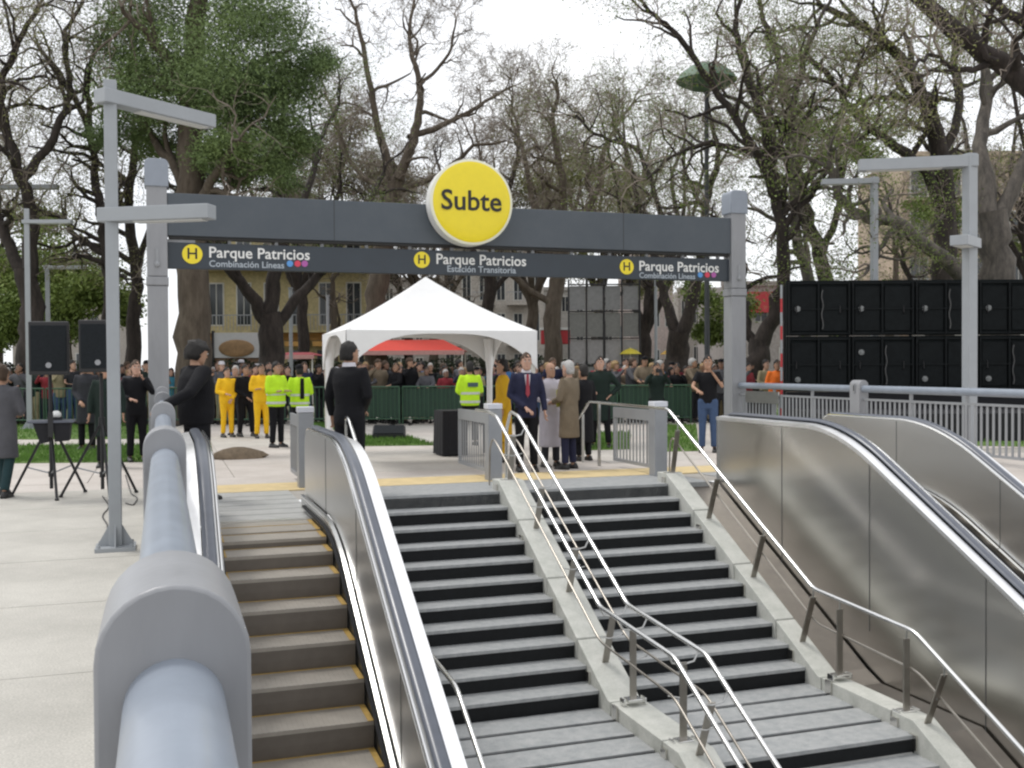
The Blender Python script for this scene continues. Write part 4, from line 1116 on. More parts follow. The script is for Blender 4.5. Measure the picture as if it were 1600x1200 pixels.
# left group
custom(21, 45, 31, [dict(p=[(48,650),(46,560),(50,490),(38,420)], r=(.42,.30), ground=1, s=2),
    dict(p=[(42,440),(10,370),(-20,300),(-60,200)], r=(.22,.08), d=1),
    dict(p=[(42,440),(50,350),(30,260),(0,160),(20,80),(60,10)], r=(.24,.06), d=-1),
    dict(p=[(35,280),(90,200),(110,130),(100,60),(130,0)], r=(.15,.05), d=2),
    dict(p=[(5,200),(-30,100),(-20,10)], r=(.14,.05), d=-2)],
    'dark tree behind the lawn at the left edge', leafm=LEAFO, leaves=4800, maxlev=5, Lf=1.0)
custom(22, 172, 33, [dict(p=[(172,650),(172,520),(168,420),(158,350),(150,280),(138,200),(100,125),(60,70)], r=(.24,.06), ground=1, s=.3),
    dict(p=[(163,395),(120,372),(95,340),(50,325)], r=(.12,.05), d=1, s=.1), dict(p=[(145,240),(190,160),(210,90),(200,20)], r=(.13,.05), d=1), dict(p=[(140,200),(140,110),(170,30)], r=(.11,.05), d=-1)],
    'slender wavy tree left of the left gate post', leafm=LEAFO, leaves=4200, maxlev=4)
custom(23, 208, 36, [dict(p=[(208,650),(208,520),(214,430),(200,330),(212,220)], r=(.30,.12), ground=1, s=.4),
    dict(p=[(212,420),(240,340),(250,260)], r=(.13,.06), d=1), dict(p=[(203,340),(170,280),(175,200)], r=(.12,.05), d=-1)],
    'dark trunked tree seen between the nearest lamp and the gate post', leafm=LEAFO, leaves=3000, maxlev=4)
# A big dense tree with fine dark foliage
def dense_tree(seed, base, d, trunk, r, limbs, blobs, n, size, label, leafm, bark, group, name='leafy_tree', mix=None):
    t = Tree(seed); b = gnd(base, d); pts = [at_d(x, y, d) for x, y in trunk]; pts[0] = Vector((b.x, b.y, -.05))
    t.limb(pts, r[0], r[1], maxlev=3, start=.5, Lf=1.0)
    for L in limbs: t.limb([at_d(x, y, d+dz) for x, y, dz in L], .2, .05, maxlev=3, start=.2, Lf=.9)
    b0 = Vector((b.x, b.y, 0)); rg_ = np.random.default_rng(seed); P = []
    tot = sum(w for *_, w in blobs)
    for (x, y, dz, rad, w) in blobs:
        c = np.array(at_d(x, y, d+dz)-b0); rm_ = rad/F_PX*d; k = int(n*w/tot)
        # sub-clumps inside the blob so sky shows between them
        nc = 22; u = rg_.normal(size=(nc, 3)); u /= np.linalg.norm(u, axis=1, keepdims=True); cc = c+u*rm_*(rg_.random((nc, 1))**.45)*np.array([1, 1, .8])
        idx = rg_.integers(0, nc, k); P.append(cc[idx]+rg_.normal(0, 1, (k, 3))*rm_*np.array([.26, .26, .16]))
    P = np.concatenate(P); ms = list(t.meshes(b0, 0)); ms[2] = leaf_mesh('foliage', P, size, seed, 2.6)
    return put_tree(name, b0, ms, bark, TWIG, leafm, label, group)
dense_tree(31, 300, 30, [(300,660),(301,520),(298,380),(296,240),(302,100),(312,-60)], (.60,.22),
    [[(298,345,0),(335,270,-1),(375,215,-2)], [(296,300,0),(245,225,1),(205,165,2)], [(300,180,0),(380,110,1),(450,80,2)], [(300,140,0),(235,60,-1),(190,10,-2)], [(298,380,0),(350,300,1),(420,260,2)]],
    [(245,130,0,85,1.4),(380,110,-1,95,1.8),(460,130,1,62,.9),(300,30,0,110,1.8),(200,60,1,60,.7),(365,225,-1,62,.9),(445,215,1,48,.6),(400,268,0,48,.55),(175,205,1,40,.35),(500,95,0,34,.3),(420,20,1,80,1),(255,215,2,55,.6),(330,150,2,80,1.2),(390,180,2,70,1),(330,265,2,45,.5),(450,265,2,40,.4),(300,-90,0,110,1)],
    150000, .095, 'tall dense green tree with a thick trunk behind the left gate post', LEAFD, BARK2, 'leafy trees in the park')
GRP = 'leafy trees in the park'
dense_tree(32, 105, 44, [(105,650),(106,560),(104,470)], (.25,.12), [], [(110,420,0,60,1),(60,455,1,45,.7),(150,455,-1,45,.7),(100,490,0,50,.8),(30,480,1,40,.5),(190,480,0,35,.5)], 26000, .20, 'bright olive green leafy tree behind the left loudspeakers', LEAFM, BARK2, GRP)
dense_tree(33, 0, 47, [(0,650),(0,560),(0,480)], (.25,.12), [], [(0,430,0,50,1),(-40,500,1,50,.7),(20,520,-1,40,.7),(60,350,0,38,.5),(-60,400,0,60,.5)], 17000, .20, 'leafy green tree at the left frame edge behind the lamps', LEAFM, BARK2, GRP)
dense_tree(34, 1145, 50, [(1145,650),(1145,560),(1148,500)], (.2,.1), [], [(1140,480,0,34,1),(1115,520,1,28,.7),(1090,455,0,24,.4)], 9000, .2, 'small bright green tree just left of the right gate post', LEAFM, BARK2, GRP)
dense_tree(35, 525, 56, [(525,650),(523,540),(520,440)], (.3,.12), [], [(500,250,0,60,1),(560,280,1,60,1),(480,330,0,55,.8),(620,300,1,50,.7),(545,200,0,45,.5),(440,310,0,50,.6)], 30000, .15, 'loose olive brown leafy tree behind the beam left of the round sign', LEAFB, BARK2, GRP)
dense_tree(36, 930, 58, [(930,650),(930,540),(935,440)], (.3,.12), [], [(920,270,0,50,.8),(980,300,1,50,.8),(860,290,0,45,.5),(1010,440,0,35,.4),(900,410,0,40,.5),(820,300,0,45,.5)], 22000, .15, 'loose olive tree behind the beam right of the round sign', LEAFO, BARK2, GRP)
dense_tree(37, 1390, 46, [(1390,650),(1392,540),(1400,400)], (.3,.12), [], [(1310,215,0,38,.7),(1350,240,1,34,.6),(1480,260,0,40,.5),(1590,380,0,30,.4),(1440,330,0,30,.3),(1260,200,0,30,.3),(1400,190,0,40,.4),(1510,330,0,34,.4)], 9000, .18, 'thin mossy green tree among the bare ones above the video wall', LEAFM, BARK2, GRP)
# generic bare trees further back: four grown, then copied
TPL = []
for sd_ in range(5):
    t = Tree(60+sd_); h0 = 3.2+sd_*.5
    t.limb([(0,0,-.05), (.1,.05,h0*.5), (-.05,.1,h0)], .34, .26, start=2)
    for k in range(5):
        a = k*1.256+sd_; s_ = .9+.25*((k*7+sd_*3) % 5)/5
        t.limb([(0,.05,h0-.3), (math.cos(a)*1.1*s_, math.sin(a)*1.1*s_, h0+2.2), (math.cos(a+.3)*2.2*s_, math.sin(a+.3)*2.2*s_, h0+4.6), (math.cos(a+.1)*2.9*s_, math.sin(a+.1)*2.9*s_, h0+7.0*s_+1)], .19, .05, maxlev=4, start=.18, dens=1.15, Lf=1.15)
    TPL.append(t.meshes((0,0,0), 2800, .16, .45, rmin=.009))
    TPL[-1][0].materials.append(BARK2 if sd_ % 2 else BARK1); TPL[-1][1].materials.append(TWIG); TPL[-1][2].materials.append([LEAFO, LEAFB, LEAFO, LEAFB, LEAFM][sd_])
far = [(-60,50,0,1.1,'beyond the left frame edge'),(1455,62,0,1.1,'far behind the tall right lamp'),(640,66,4,1.0,'far behind the tent, left of its peak'),
       (470,54,4,1.05,'behind the yellow facade left of the tent'),
       (545,64,0,1.15,'left of the tall middle tree'),
       (680,60,1,1.0,'far behind the tent peak'),
       (830,58,3,1.1,'behind the grey scaffold screen'),
       (935,64,4,1.2,'right of the grey scaffold screen'),
       (1010,52,0,1.1,'left of the forked tree'),
       (1620,44,2,1.1,'at the right frame edge')]
for i, (px, d, k, sc, wh) in enumerate(far):
    q = gnd(px, d); r_ = put_tree('bare_tree', (q.x, q.y, 0), TPL[k], None, None, None, 'distant bare branched tree '+wh, 'distant bare park trees', rz=i*1.7, sc=sc)

# ============================================================ FAR BUILDINGS
GLASS = mat('dark_glass', (.03,.035,.04), .15, var=.1, scale=.3, spec=.7)
WINF = mat('window_frame_white', (.55,.54,.50), .6, var=.05)
def building(px0, px1, d, ztop, color, label, storeys, bays, z0=0, balcony=False, depth=9, shop=None, name='building', cat='building'):
    a = gnd(px0, d); b = gnd(px1, d); w = (b-a).length
    ang = math.atan2(b.y-a.y, b.x-a.x)
    root = empty(name, (a.x, a.y, 0), label, cat, rz=ang)
    wm = two_tone('wall_%s' % label[:24], tuple(c*.82 for c in color), color, .6, .3, .7, .85, .05, fine=6)
    gg = G(); gg.box(0, w, 0, depth, 0, ztop); gg.build('wall', [wm], root, local=True)
    gg = G(); gg.box(-.12, w+.12, -.18, .15, ztop, ztop+.3); gg.build('parapet', [wm], root, local=True)
    sh = (ztop-z0)/storeys; bw = w/bays
    for s_ in range(storeys):
        z = z0+s_*sh
        if s_ == 0 and shop:
            for k in range(bays):
                gg = G(); gg.box(k*bw+.25, (k+1)*bw-.25, -.04, 0, .1, sh*.72); gg.build('shop_window', [GLASS], root, local=True)
                gg = G(); gg.box(k*bw+.15, (k+1)*bw-.15, -.9, -.02, sh*.78, sh*.86); gg.build('awning', [shop], root, local=True)
            gg = G(); gg.box(0, w, -.14, -.005, sh*.88, sh*1.0); gg.build('fascia', [shop], root, local=True)
            continue
        for k in range(bays):
            x0 = k*bw+bw*.22; x1 = (k+1)*bw-bw*.22; zz0 = z+sh*(.12 if balcony else .3); zz1 = z+sh*.82
            gg = G(); gg.box(x0, x1, -.03, .0, zz0, zz1); w_ = gg.build('window', [WINF], root, local=True)
            gg = G(); xm = (x0+x1)/2; gg.box(x0+.08, xm-.03, -.045, -.031, zz0+.08, zz1-.08); gg.box(xm+.03, x1-.08, -.045, -.031, zz0+.08, zz1-.08); p_ = gg.build('pane', [GLASS], w_, local=True)
            if balcony and (k % 2 == 0 or balcony == 'all'):
                gg = G(); gg.box(x0-.5, x1+.5, -1.1, -.002, z+.0, z+.14); bl_ = gg.build('balcony', [wm], root, local=True)
                gg = G(); gg.box(x0-.5, x1+.5, -1.1, -1.06, z+1.0, z+1.06)
                for q in range(int((x1-x0+1)/.2)): xx = x0-.5+q*.2; gg.box(xx, xx+.03, -1.1, -1.07, z+.14, z+1.0)
                gg.build('balcony_railing', [GPAINT], bl_, local=True)
    return root
building(318, 575, 62, 11.0, (.52,.44,.24), 'ochre yellow apartment building with balconies behind the forked tree', 3, 6, balcony='all', shop=mat('ochre_fascia', (.55,.30,.08), .6, var=.15, scale=2))
building(690, 850, 84, 13.0, (.50,.46,.41), 'pale apartment block behind the tent peak', 4, 6, balcony=True)
building(985, 1052, 80, 10.5, (.55,.46,.42), 'pale pink building left of the forked tree', 3, 4)
building(1410, 1720, 70, 15.5, (.50,.40,.30), 'sandy brown apartment block behind the thick grey trunk', 5, 6, balcony=True)
building(1060, 1135, 90, 8.0, (.45,.42,.38), 'low grey building right of the forked tree', 2, 4)
building(20, 160, 95, 7.5, (.42,.38,.33), 'low tan building behind the left green trees', 2, 6)
building(575, 690, 90, 9.0, (.38,.35,.32), 'brownish building left of the tent peak', 3, 5)
building(850, 985, 95, 8.5, (.44,.43,.40), 'grey building behind the scaffold screen', 3, 6)
# red fronted shop row
r_ = building(1130, 1405, 66, 6.6, (.42,.38,.36), 'low shop row with a long red fascia behind the video wall', 2, 7, shop=None)
gg = G(); gg.box(.0, gnd(1405,66).x-gnd(1130,66).x, -.5, -.2, 4.9, 6.2); fs = gg.build('fascia', [REDS], r_, local=True)
for k, (x, w_) in enumerate(((1.0,1.6),(4.4,1.0),(6.6,1.2),(10.0,.8))):
    gg = G(); gg.tube([(x, -.51, 5.5), (x, -.55, 5.5)], w_*.35, 14); gg.build('sign_emblem', [WHT], r_, local=True)
# shop front with oval sign
q0 = gnd(336, 50); kk = empty('kiosk', (q0.x, q0.y, 0), 'small kiosk with a pale rounded board and brown oval panel behind the crowd', 'kiosk', rz=-YAW*.9)
gg = G(); gg.box(0, 2.1, 0, 1.8, 0, 2.1); gg.build('body', [mat('kiosk_brown', (.16,.09,.05), .7, var=.3, scale=2)], kk, local=True)
gg = G(); gg.box(-.05, 2.15, -.06, -.003, 2.1, 3.3); gg.build('board', [mat('board_pale', (.50,.50,.50), .6, var=.06)], kk, local=True)
gg = G(); gg.ell((1.05, -.10, 2.55), .85, .05, .42, 20, 10); gg.build('oval_panel', [mat('panel_brown', (.28,.17,.08), .6, var=.3, scale=3)], kk, local=True, smooth=True)
gg = G(); gg.box(-.12, -.02, -.15, .1, 0, 3.4); gg.build('post', [BLACKP], kk, local=True)
# red canopies
def parasol_stand(px0, px1, d, z0, z1, label, m=REDC):
    a = gnd(px0, d); b = gnd(px1, d); w = (b-a).length; root = empty('market_canopy', (a.x, a.y, 0), label, 'canopy', rz=math.atan2(b.y-a.y, b.x-a.x))
    gg = G(); rings = [[(-.1,-.1,z0),(w+.1,-.1,z0),(w+.1,3.1,z0),(-.1,3.1,z0)], [(w*.2,1.2,z1),(w*.8,1.2,z1),(w*.8,1.8,z1),(w*.2,1.8,z1)]]
    gg.loft(rings, cap=True); gg.build('roof', [m], root, local=True)
    gg = G(); gg.box(-.1, w+.1, -.12, -.101, z0-.16, z0+.02); gg.build('valance', [mat('valance_pink', (.6,.32,.30), .7, var=.1)], root, local=True)
    for x in (0, w):
        for y in (0, 3.0): gg = G(); gg.box(x-.03, x+.03, y-.03, y+.03, 0, z0); gg.build('pole', [TENTP], root, local=True)
parasol_stand(560, 722, 44, 2.28, 2.78, 'red canopy seen through the tent behind the crowd')
parasol_stand(428, 488, 46, 2.15, 2.3, 'small dark red canopy behind the high visibility officers', mat('canopy_maroon', (.25,.03,.04), .7, var=.1))
# red T shaped stall
q = gnd(868, 45); st = empty('food_stall', (q.x, q.y, 0), 'red topped stall with a white column just right of the tent', 'stall', rz=-YAW)
gg = G(); gg.box(-.62, .62, -.4, .4, 2.55, 3.15); gg.build('roof_box', [REDS], st, local=True, bevel=.03)
gg = G(); gg.box(-.66, .66, -.44, .44, 3.15, 3.25); gg.build('roof_trim', [WHT], st, local=True)
gg = G(); gg.box(-.22, .22, -.2, .2, 0, 2.55); gg.build('column', [mat('stall_white', (.6,.58,.52), .5, var=.05)], st, local=True)
gg = G(); gg.box(-.62, .62, -.3, .4, 0, 1.1); gg.build('counter', [REDS], st, local=True)
# scaffold screen
q = gnd(889, 40); sf = empty('scaffold_screen', (q.x, q.y, 0), 'tall scaffold hung with grey panels right of the tent', 'scaffold', rz=-YAW)
for i in range(5):
    gg = G(); gg.tube([(i*.68, 0, 0), (i*.68, 0, 4.9)], .035, 6); gg.build('upright', [BLACKP], sf, local=True)
for k in range(5):
    gg = G(); gg.tube([(0, -.02, .6+k*1.03), (2.72, -.02, .6+k*1.03)], .03, 6); gg.build('crossbar', [BLACKP], sf, local=True)
for i in range(4):
    for k in range(4):
        gg = G(); gg.box(i*.68+.05, i*.68+.63, .03, .06, .66+k*1.03, 1.58+k*1.03); gg.build('panel', [mat('screen_panel_%d' % ((i*3+k) % 3), [(.22,.22,.22),(.27,.26,.26),(.18,.18,.17)][(i*3+k) % 3], .7, var=.15)], sf, local=True)
for px, d, h, l in ((1025, 46, 5.6, 'slim grey utility post left of the forked tree'), (455, 40, 4.6, 'thin steel post behind the high visibility officers'), (513, 50, 5.0, 'thin post left of the tent roof'), (970, 44, 3.2, 'pale yellow post behind the crowd right of the tent')):
    q = gnd(px, d); rt = empty('utility_post', (q.x, q.y, 0), l, 'post'); gg = G(); gg.tube([(0,0,0), (0,0,h)], .07, 8); gg.build('shaft', [LAMPP], rt, local=True, smooth=True); gg = G(); gg.tube([(0,0,h), (0,0,h+.08)], .09, 8); gg.build('cap', [GPAINT], rt, local=True)
for px, d, l, c in ((985, 40, 'yellow and white parasol above the crowd', (.6,.5,.05)), (1048, 42, 'ochre parasol above the crowd left of the forked trunk', (.55,.33,.06))):
    q = gnd(px, d); rt = empty('parasol', (q.x, q.y, 0), l, 'parasol'); gg = G(); gg.tube([(0,0,0), (0,0,2.3)], .025, 6); gg.build('pole', [TENTP], rt, local=True)
    gg = G(); rings = [[(r2*math.cos(k*math.pi/4), r2*math.sin(k*math.pi/4), z) for k in range(8)] for r2, z in ((.45, 2.05), (.25, 2.2), (.02, 2.28))]; gg.loft(rings, cap=False); gg.build('canopy', [mat('parasol_%d' % px, c, .7)], rt, local=True)

# dark foliage rows added to darken the backdrop behind the crowd
def backdrop_hedge(px0, px1, d, h, label, seed):
    a = gnd(px0, d); b = gnd(px1, d); w = (b-a).length; root = empty('backdrop_hedge', (a.x, a.y, 0), label, 'backdrop_hedge', rz=math.atan2(b.y-a.y, b.x-a.x))
    r = np.random.default_rng(seed); n = int(w*520); P = np.stack([r.random(n)*w, r.random(n)*1.0, h*(r.random(n)**.7)], 1); P[:,2] += .12*np.sin(P[:,0]*1.7)
    me = leaf_mesh('foliage', P, .17, seed, 1.8); me.materials.append(LEAFH); o = bpy.data.objects.new('foliage', me); COL.objects.link(o); o.parent = root
    g = G(); g.box(.1, w-.1, .3, .7, 0, h*.75); g.build('stems', [BARK1], root, local=True)
LEAFH = two_tone('leaf_backdrop', (.012,.022,.010), (.035,.05,.02), .8, .35, .65, .8, 0)
backdrop_hedge(330, 560, 47, 1.9, 'dark foliage added as backdrop behind the officers and yellow suits', 1)
backdrop_hedge(565, 850, 49, 2.0, 'dark foliage added as backdrop behind the crowd seen through the tent', 2)
backdrop_hedge(860, 1140, 47, 1.8, 'dark foliage added as backdrop behind the crowd right of the tent', 3)
backdrop_hedge(-60, 245, 42, 1.8, 'dark foliage added as backdrop behind the crowd at the far left', 4)
# ============================================================ PEOPLE
SKIN = [mat('skin_fair', (.50,.30,.22), .55, var=.06, scale=12), mat('skin_tan', (.40,.23,.15), .55, var=.06, scale=12), mat('skin_brown', (.27,.15,.10), .55, var=.06, scale=12)]
EYEW = mat('eye_white', (.6,.6,.58), .3, var=0); EYED = mat('eye_dark', (.02,.015,.01), .25, var=0); LIP = mat('lips', (.36,.14,.12), .5, var=0)
def cloth(name, c, v=.14): return mat('cloth_'+name, c, .85, var=v, scale=7, bump=.9, bscale=7, spec=.25)
def ev_mesh(g, name, vox, smooth=4):
    me = g.mesh(name); bm = bmesh.new(); bm.from_mesh(me); bmesh.ops.recalc_face_normals(bm, faces=bm.faces); bm.to_mesh(me); bm.free()
    o = bpy.data.objects.new('tmp', me); COL.objects.link(o)
    m = o.modifiers.new('r', 'REMESH'); m.mode = 'VOXEL'; m.voxel_size = vox
    if smooth: m2 = o.modifiers.new('s', 'SMOOTH'); m2.iterations = smooth; m2.factor = .5
    dg = bpy.context.evaluated_depsgraph_get(); r = bpy.data.meshes.new_from_object(o.evaluated_get(dg)); bpy.data.objects.remove(o)
    r.name = name; r.polygons.foreach_set('use_smooth', [True]*len(r.polygons)); return r
def ring(c, rx, ry, n=14, ax=0.0):
    return [(c[0]+rx*math.cos(2*math.pi*k/n), c[1]+ry*math.sin(2*math.pi*k/n), c[2]) for k in range(n)]
# arm targets for the +x side: (elbow, wrist)
ARM = {'down': ((.255,-.02,1.14), (.27,.06,.89)), 'folded': ((.25,.03,1.16), (-.06,.20,1.17)), 'clasp': ((.25,-.01,1.14), (.03,.20,.95)), 'mid': ((.26,.02,1.15), (.12,.24,1.10)),
       'up': ((.27,.20,1.30), (.12,.34,1.54)), 'mouth': ((.26,.13,1.20), (.08,.22,1.46)), 'lean': ((.34,.02,1.22), (.50,.10,1.10)), 'hip': ((.36,-.08,1.18), (.20,.05,1.02)), 'fence': ((.27,.18,1.20), (.16,.40,1.13)),
       'back': ((.25,-.10,1.15), (.05,-.16,.95)), 'backlean': ((.33,-.20,1.20), (.30,-.44,1.06)), 'out': ((.34,.10,1.24), (.38,.34,1.28))}
LEGS = {'stand': (((.10,.0),(.11,.01)), ((.10,.0),(.11,.0))), 'wide': (((.13,.02),(.16,.03)), ((.12,.0),(.15,-.02))), 'step': (((.09,.14),(.10,.20)), ((.10,-.03),(.10,-.16)))}
def joints(p):
    J = {}
    for s, key, li in ((-1, p[0], 0), (1, p[1], 1)):
        e, w = ARM[key]; J[s] = dict(sh=Vector((s*.185,-.0,1.425)), el=Vector((s*e[0], e[1], e[2])), wr=Vector((s*w[0], w[1], w[2])))
        (kx, ky), (ax_, ay) = LEGS[p[2]][li]; J[s].update(hip=Vector((s*.09,0,.92)), kn=Vector((s*kx, ky+.02, .50)), an=Vector((s*ax_, ay, .085)))
    return J
def head_geo(g, yaw=0.0, nod=0.0, m0=0):
    """head around the origin of the neck top; facing +y"""
    c = Vector((0, .02, 1.635)); n = 18; rings = []
    prof = [(-.125,.030,.030,.045),(-.115,.048,.050,.035),(-.09,.060,.066,.022),(-.055,.068,.082,.010),(-.015,.073,.092,.0),(.03,.076,.097,-.006),(.07,.072,.092,-.010),(.10,.056,.072,-.012),(.12,.030,.040,-.012),(.127,.006,.008,-.012)]
    cy, sy = math.cos(yaw), math.sin(yaw); cn, sn = math.cos(nod), math.sin(nod)
    def T(v):
        x, y, z = v; y, z = y*cn+z*sn, -y*sn+z*cn; x, y = x*cy-y*sy, x*sy+y*cy; return (c.x+x, c.y+y, c.z+z)
    for z, rx, ry, oy in prof: rings.append([T((rx*math.cos(2*math.pi*k/n), oy+ry*math.sin(2*math.pi*k/n), z)) for k in range(n)])
    g.loft(rings, m0)
    def e(cc, rx, ry, rz, m, nu=8, nv=5):
        h = G(); h.ell(cc, rx, ry, rz, nu, nv); g.add([T(v) for v in h.v], h.f, m)
    # nose, brow, ears, lips, eyes
    nz = [T(v) for v in [(-.013,.082,-.035),(.013,.082,-.035),(0,.112,-.030),(0,.088,.022),(0,.080,-.045)]]
    g.add(nz, [(0,2,3),(2,1,3),(0,4,2),(4,1,2)], m0)
    for s in (-1, 1):
        e((s*.076,-.005,-.005), .010,.020,.030, m0); e((s*.030,.083,.010), .014,.010,.008, 1); e((s*.030,.0905,.010), .006,.004,.006, 2)
        e((s*.030,.087,.032), .020,.007,.006, 2)
    e((0,.084,-.066), .022,.008,.007, 3)
    return T
def hand(g, w, el, s, curl=.7, m0=0):
    d = (w-el).normalized(); side = d.cross(Vector((0,0,1)));
    if side.length < .1: side = Vector((1,0,0))
    side.normalize(); nrm = side.cross(d).normalized()
    if abs(d.z) > .6: side, nrm = Vector((0,1,0)), Vector((-s,0,0))
    pc = w+d*.045
    g.tube([w-d*.02, w+d*.02, pc+d*.02, pc+d*.05], [.026,.032,.040,.034], 8, m0, True, 1.0, .55) if False else g.loft([[tuple(w+d*t+side*math.cos(a)*rw+nrm*math.sin(a)*rn) for a in [2*math.pi*k/8 for k in range(8)]] for t, rw, rn in ((-.03,.026,.020),(.01,.031,.018),(.05,.040,.016),(.085,.038,.013))], m0)
    for k, (o, L) in enumerate(((-.030,.062),(-.010,.074),(.011,.070),(.030,.056))):
        b = w+d*.08+side*o; p1 = b+d*L*.45; p2 = p1+(d*math.cos(curl)+nrm*-math.sin(curl))*L*.35; p3 = p2+(d*math.cos(curl*1.7)-nrm*math.sin(curl*1.7))*L*.25
        g.tube([b-d*.01, p1, p2, p3], [.0095,.009,.008,.0065], 6, m0)
    b = w+d*.02+side*(.03*-s if False else .032); g.tube([b, b+d*.03+side*.022-nrm*.008, b+d*.058+side*.026-nrm*.018], [.012,.0105,.008], 6, m0)
CACHE = {}
def part_meshes(pose, coat, vox, female=False, hyaw=0.0, nod=0.0, hair='short', trou='trousers'):
    key = (pose, coat, vox, female, hyaw, nod, hair, trou)
    if key in CACHE: return CACHE[key]
    J = joints(pose); out = {}
    # ---- body (skin): torso, neck, arms, legs fused; head and hands joined on
    g = G(); w = .92 if female else 1.0
    g.loft([ring((0,0,z), rx*w, ry) for z, rx, ry in ((.84,.12,.09),(.92,.155,.10),(1.02,.14,.095),(1.15,.14,.10),(1.3,.165,.11),(1.40,.165,.095),(1.45,.10,.07),(1.49,.056,.056),(1.58,.052,.056))])
    for s in (-1, 1):
        j = J[s]; g.tube([j['sh']+Vector((-s*.05,0,0)), j['sh'], j['el'], j['wr']], [.05,.048,.036,.026], 10)
        g.tube([j['hip'], j['kn'], j['an'], j['an']+Vector((0,.02,-.03))], [.075,.05,.036,.03], 10)
    core = ev_mesh(g, 'body', vox, 3)
    h = G(); T = head_geo(h, hyaw, nod)
    for s in (-1, 1): hand(h, J[s]['wr'], J[s]['el'], s)
    bm = bmesh.new(); bm.from_mesh(core); hm_ = h.mesh('h'); n0 = len(bm.faces); bm.from_mesh(hm_)
    bmesh.ops.recalc_face_normals(bm, faces=bm.faces); bm.to_mesh(core); bm.free(); core.polygons.foreach_set('use_smooth', [True]*len(core.polygons)); out['body'] = core
    # ---- hair
    if hair != 'none':
        g = G(); n = 18; rings = []
        prof = [(-.075,.074,.060,-.045),(-.03,.080,.078,-.032),(.02,.084,.092,-.022),(.06,.083,.098,-.016),(.095,.070,.085,-.016),(.125,.042,.052,-.016),(.142,.008,.010,-.014)] 
        if hair == 'curly': prof = [(a, b*1.13, c*1.13, d) for a, b, c, d in prof]
        if hair == 'long': prof = [(-.22,.085,.045,-.065),(-.13,.09,.06,-.055)]+[(a, b*1.05, c*1.05, d) for a, b, c, d in prof]
        rr = random.Random(hash(key) % 1000 if False else 7)
        cy, sy = math.cos(hyaw), math.sin(hyaw); cn, sn = math.cos(nod), math.sin(nod)
        for z, rx, ry, oy in prof:
            R_ = []
            for k in range(n):
                a = 2*math.pi*k/n; f = 1+rr.uniform(-.06,.07)*(2.0 if hair == 'curly' else 1)
                x = rx*math.cos(a)*f; y = oy+ry*math.sin(a)*f
                if y > 0 and z < .055: y = min(y, .012); 
                Z = z
                y2, z2 = y*cn+Z*sn, -y*sn+Z*cn; x2, y2 = x*cy-y2*sy, x*sy+y2*cy
                jz = rr.uniform(-.012,.012)*(1.6 if hair == 'curly' else 1); R_.append((x2, .02+y2, 1.635+z2+jz))
            rings.append(R_)
        g.loft(rings); me = g.mesh('hair'); bm = bmesh.new(); bm.from_mesh(me); bmesh.ops.recalc_face_normals(bm, faces=bm.faces); bm.to_mesh(me); bm.free(); me.polygons.foreach_set('use_smooth', [True]*len(me.polygons)); out['hair'] = me
    # ---- jacket / coat / shirt
    g = G()
    tops = {'suit': ((.80,.185,.125),(.90,.185,.13),(1.02,.165,.12),(1.15,.172,.125),(1.3,.195,.13),(1.40,.195,.112),(1.455,.12,.085),(1.49,.072,.068)),
            'coat': ((.52,.21,.155),(.70,.20,.15),(.90,.195,.14),(1.05,.18,.13),(1.2,.185,.135),(1.32,.205,.138),(1.41,.20,.118),(1.46,.13,.09),(1.50,.078,.075)),
            'long': ((.34,.21,.16),(.6,.20,.15),(.90,.19,.14),(1.05,.172,.128),(1.2,.178,.13),(1.32,.20,.135),(1.41,.195,.115),(1.46,.13,.09),(1.50,.078,.075)),
            'bulky': ((.84,.20,.15),(.95,.215,.165),(1.1,.21,.165),(1.25,.22,.17),(1.36,.215,.15),(1.43,.17,.115),(1.48,.09,.08),(1.50,.08,.075)),
            'tee': ((.88,.165,.115),(1.0,.158,.115),(1.15,.165,.12),(1.3,.185,.124),(1.40,.185,.105),(1.45,.11,.078),(1.475,.064,.062))}[coat]
    g.loft([ring((0,.0,z), rx*w, ry, 18) for z, rx, ry in tops])
    b = {'suit': 1.0, 'coat': 1.08, 'long': 1.05, 'bulky': 1.25, 'tee': .95}[coat]
    for s in (-1, 1):
        j = J[s]
        if coat == 'tee':
            mid = j['sh'].lerp(j['el'], .65); g.tube([j['sh']+Vector((-s*.07,0,-.02)), j['sh'], mid], [.06,.064,.060], 12)
        else:
            we = j['el'].lerp(j['wr'], .93); g.tube([j['sh']+Vector((-s*.07,0,-.02)), j['sh'], j['sh'].lerp(j['el'], .5), j['el'], j['el'].lerp(we, .5), we], [.062*b,.066*b,.060*b,.054*b,.048*b,.042*b], 12)
    out['jacket'] = ev_mesh(g, 'jacket', vox, 4)
    # ---- trousers
    g = G()
    g.loft([ring((0,0,z), rx*w, ry, 16) for z, rx, ry in ((.80,.165,.105),(.86,.17,.115),(.95,.165,.112),(1.02,.15,.105))])
    for s in (-1, 1):
        j = J[s]; g.tube([j['hip']+Vector((0,0,.03)), j['hip'].lerp(j['kn'], .45), j['kn'], j['kn'].lerp(j['an'], .6), j['an']+Vector((0,0,.015))], [.098,.090,.070,.064,.062], 12)
    out['trousers'] = ev_mesh(g, 'trousers', vox, 3)
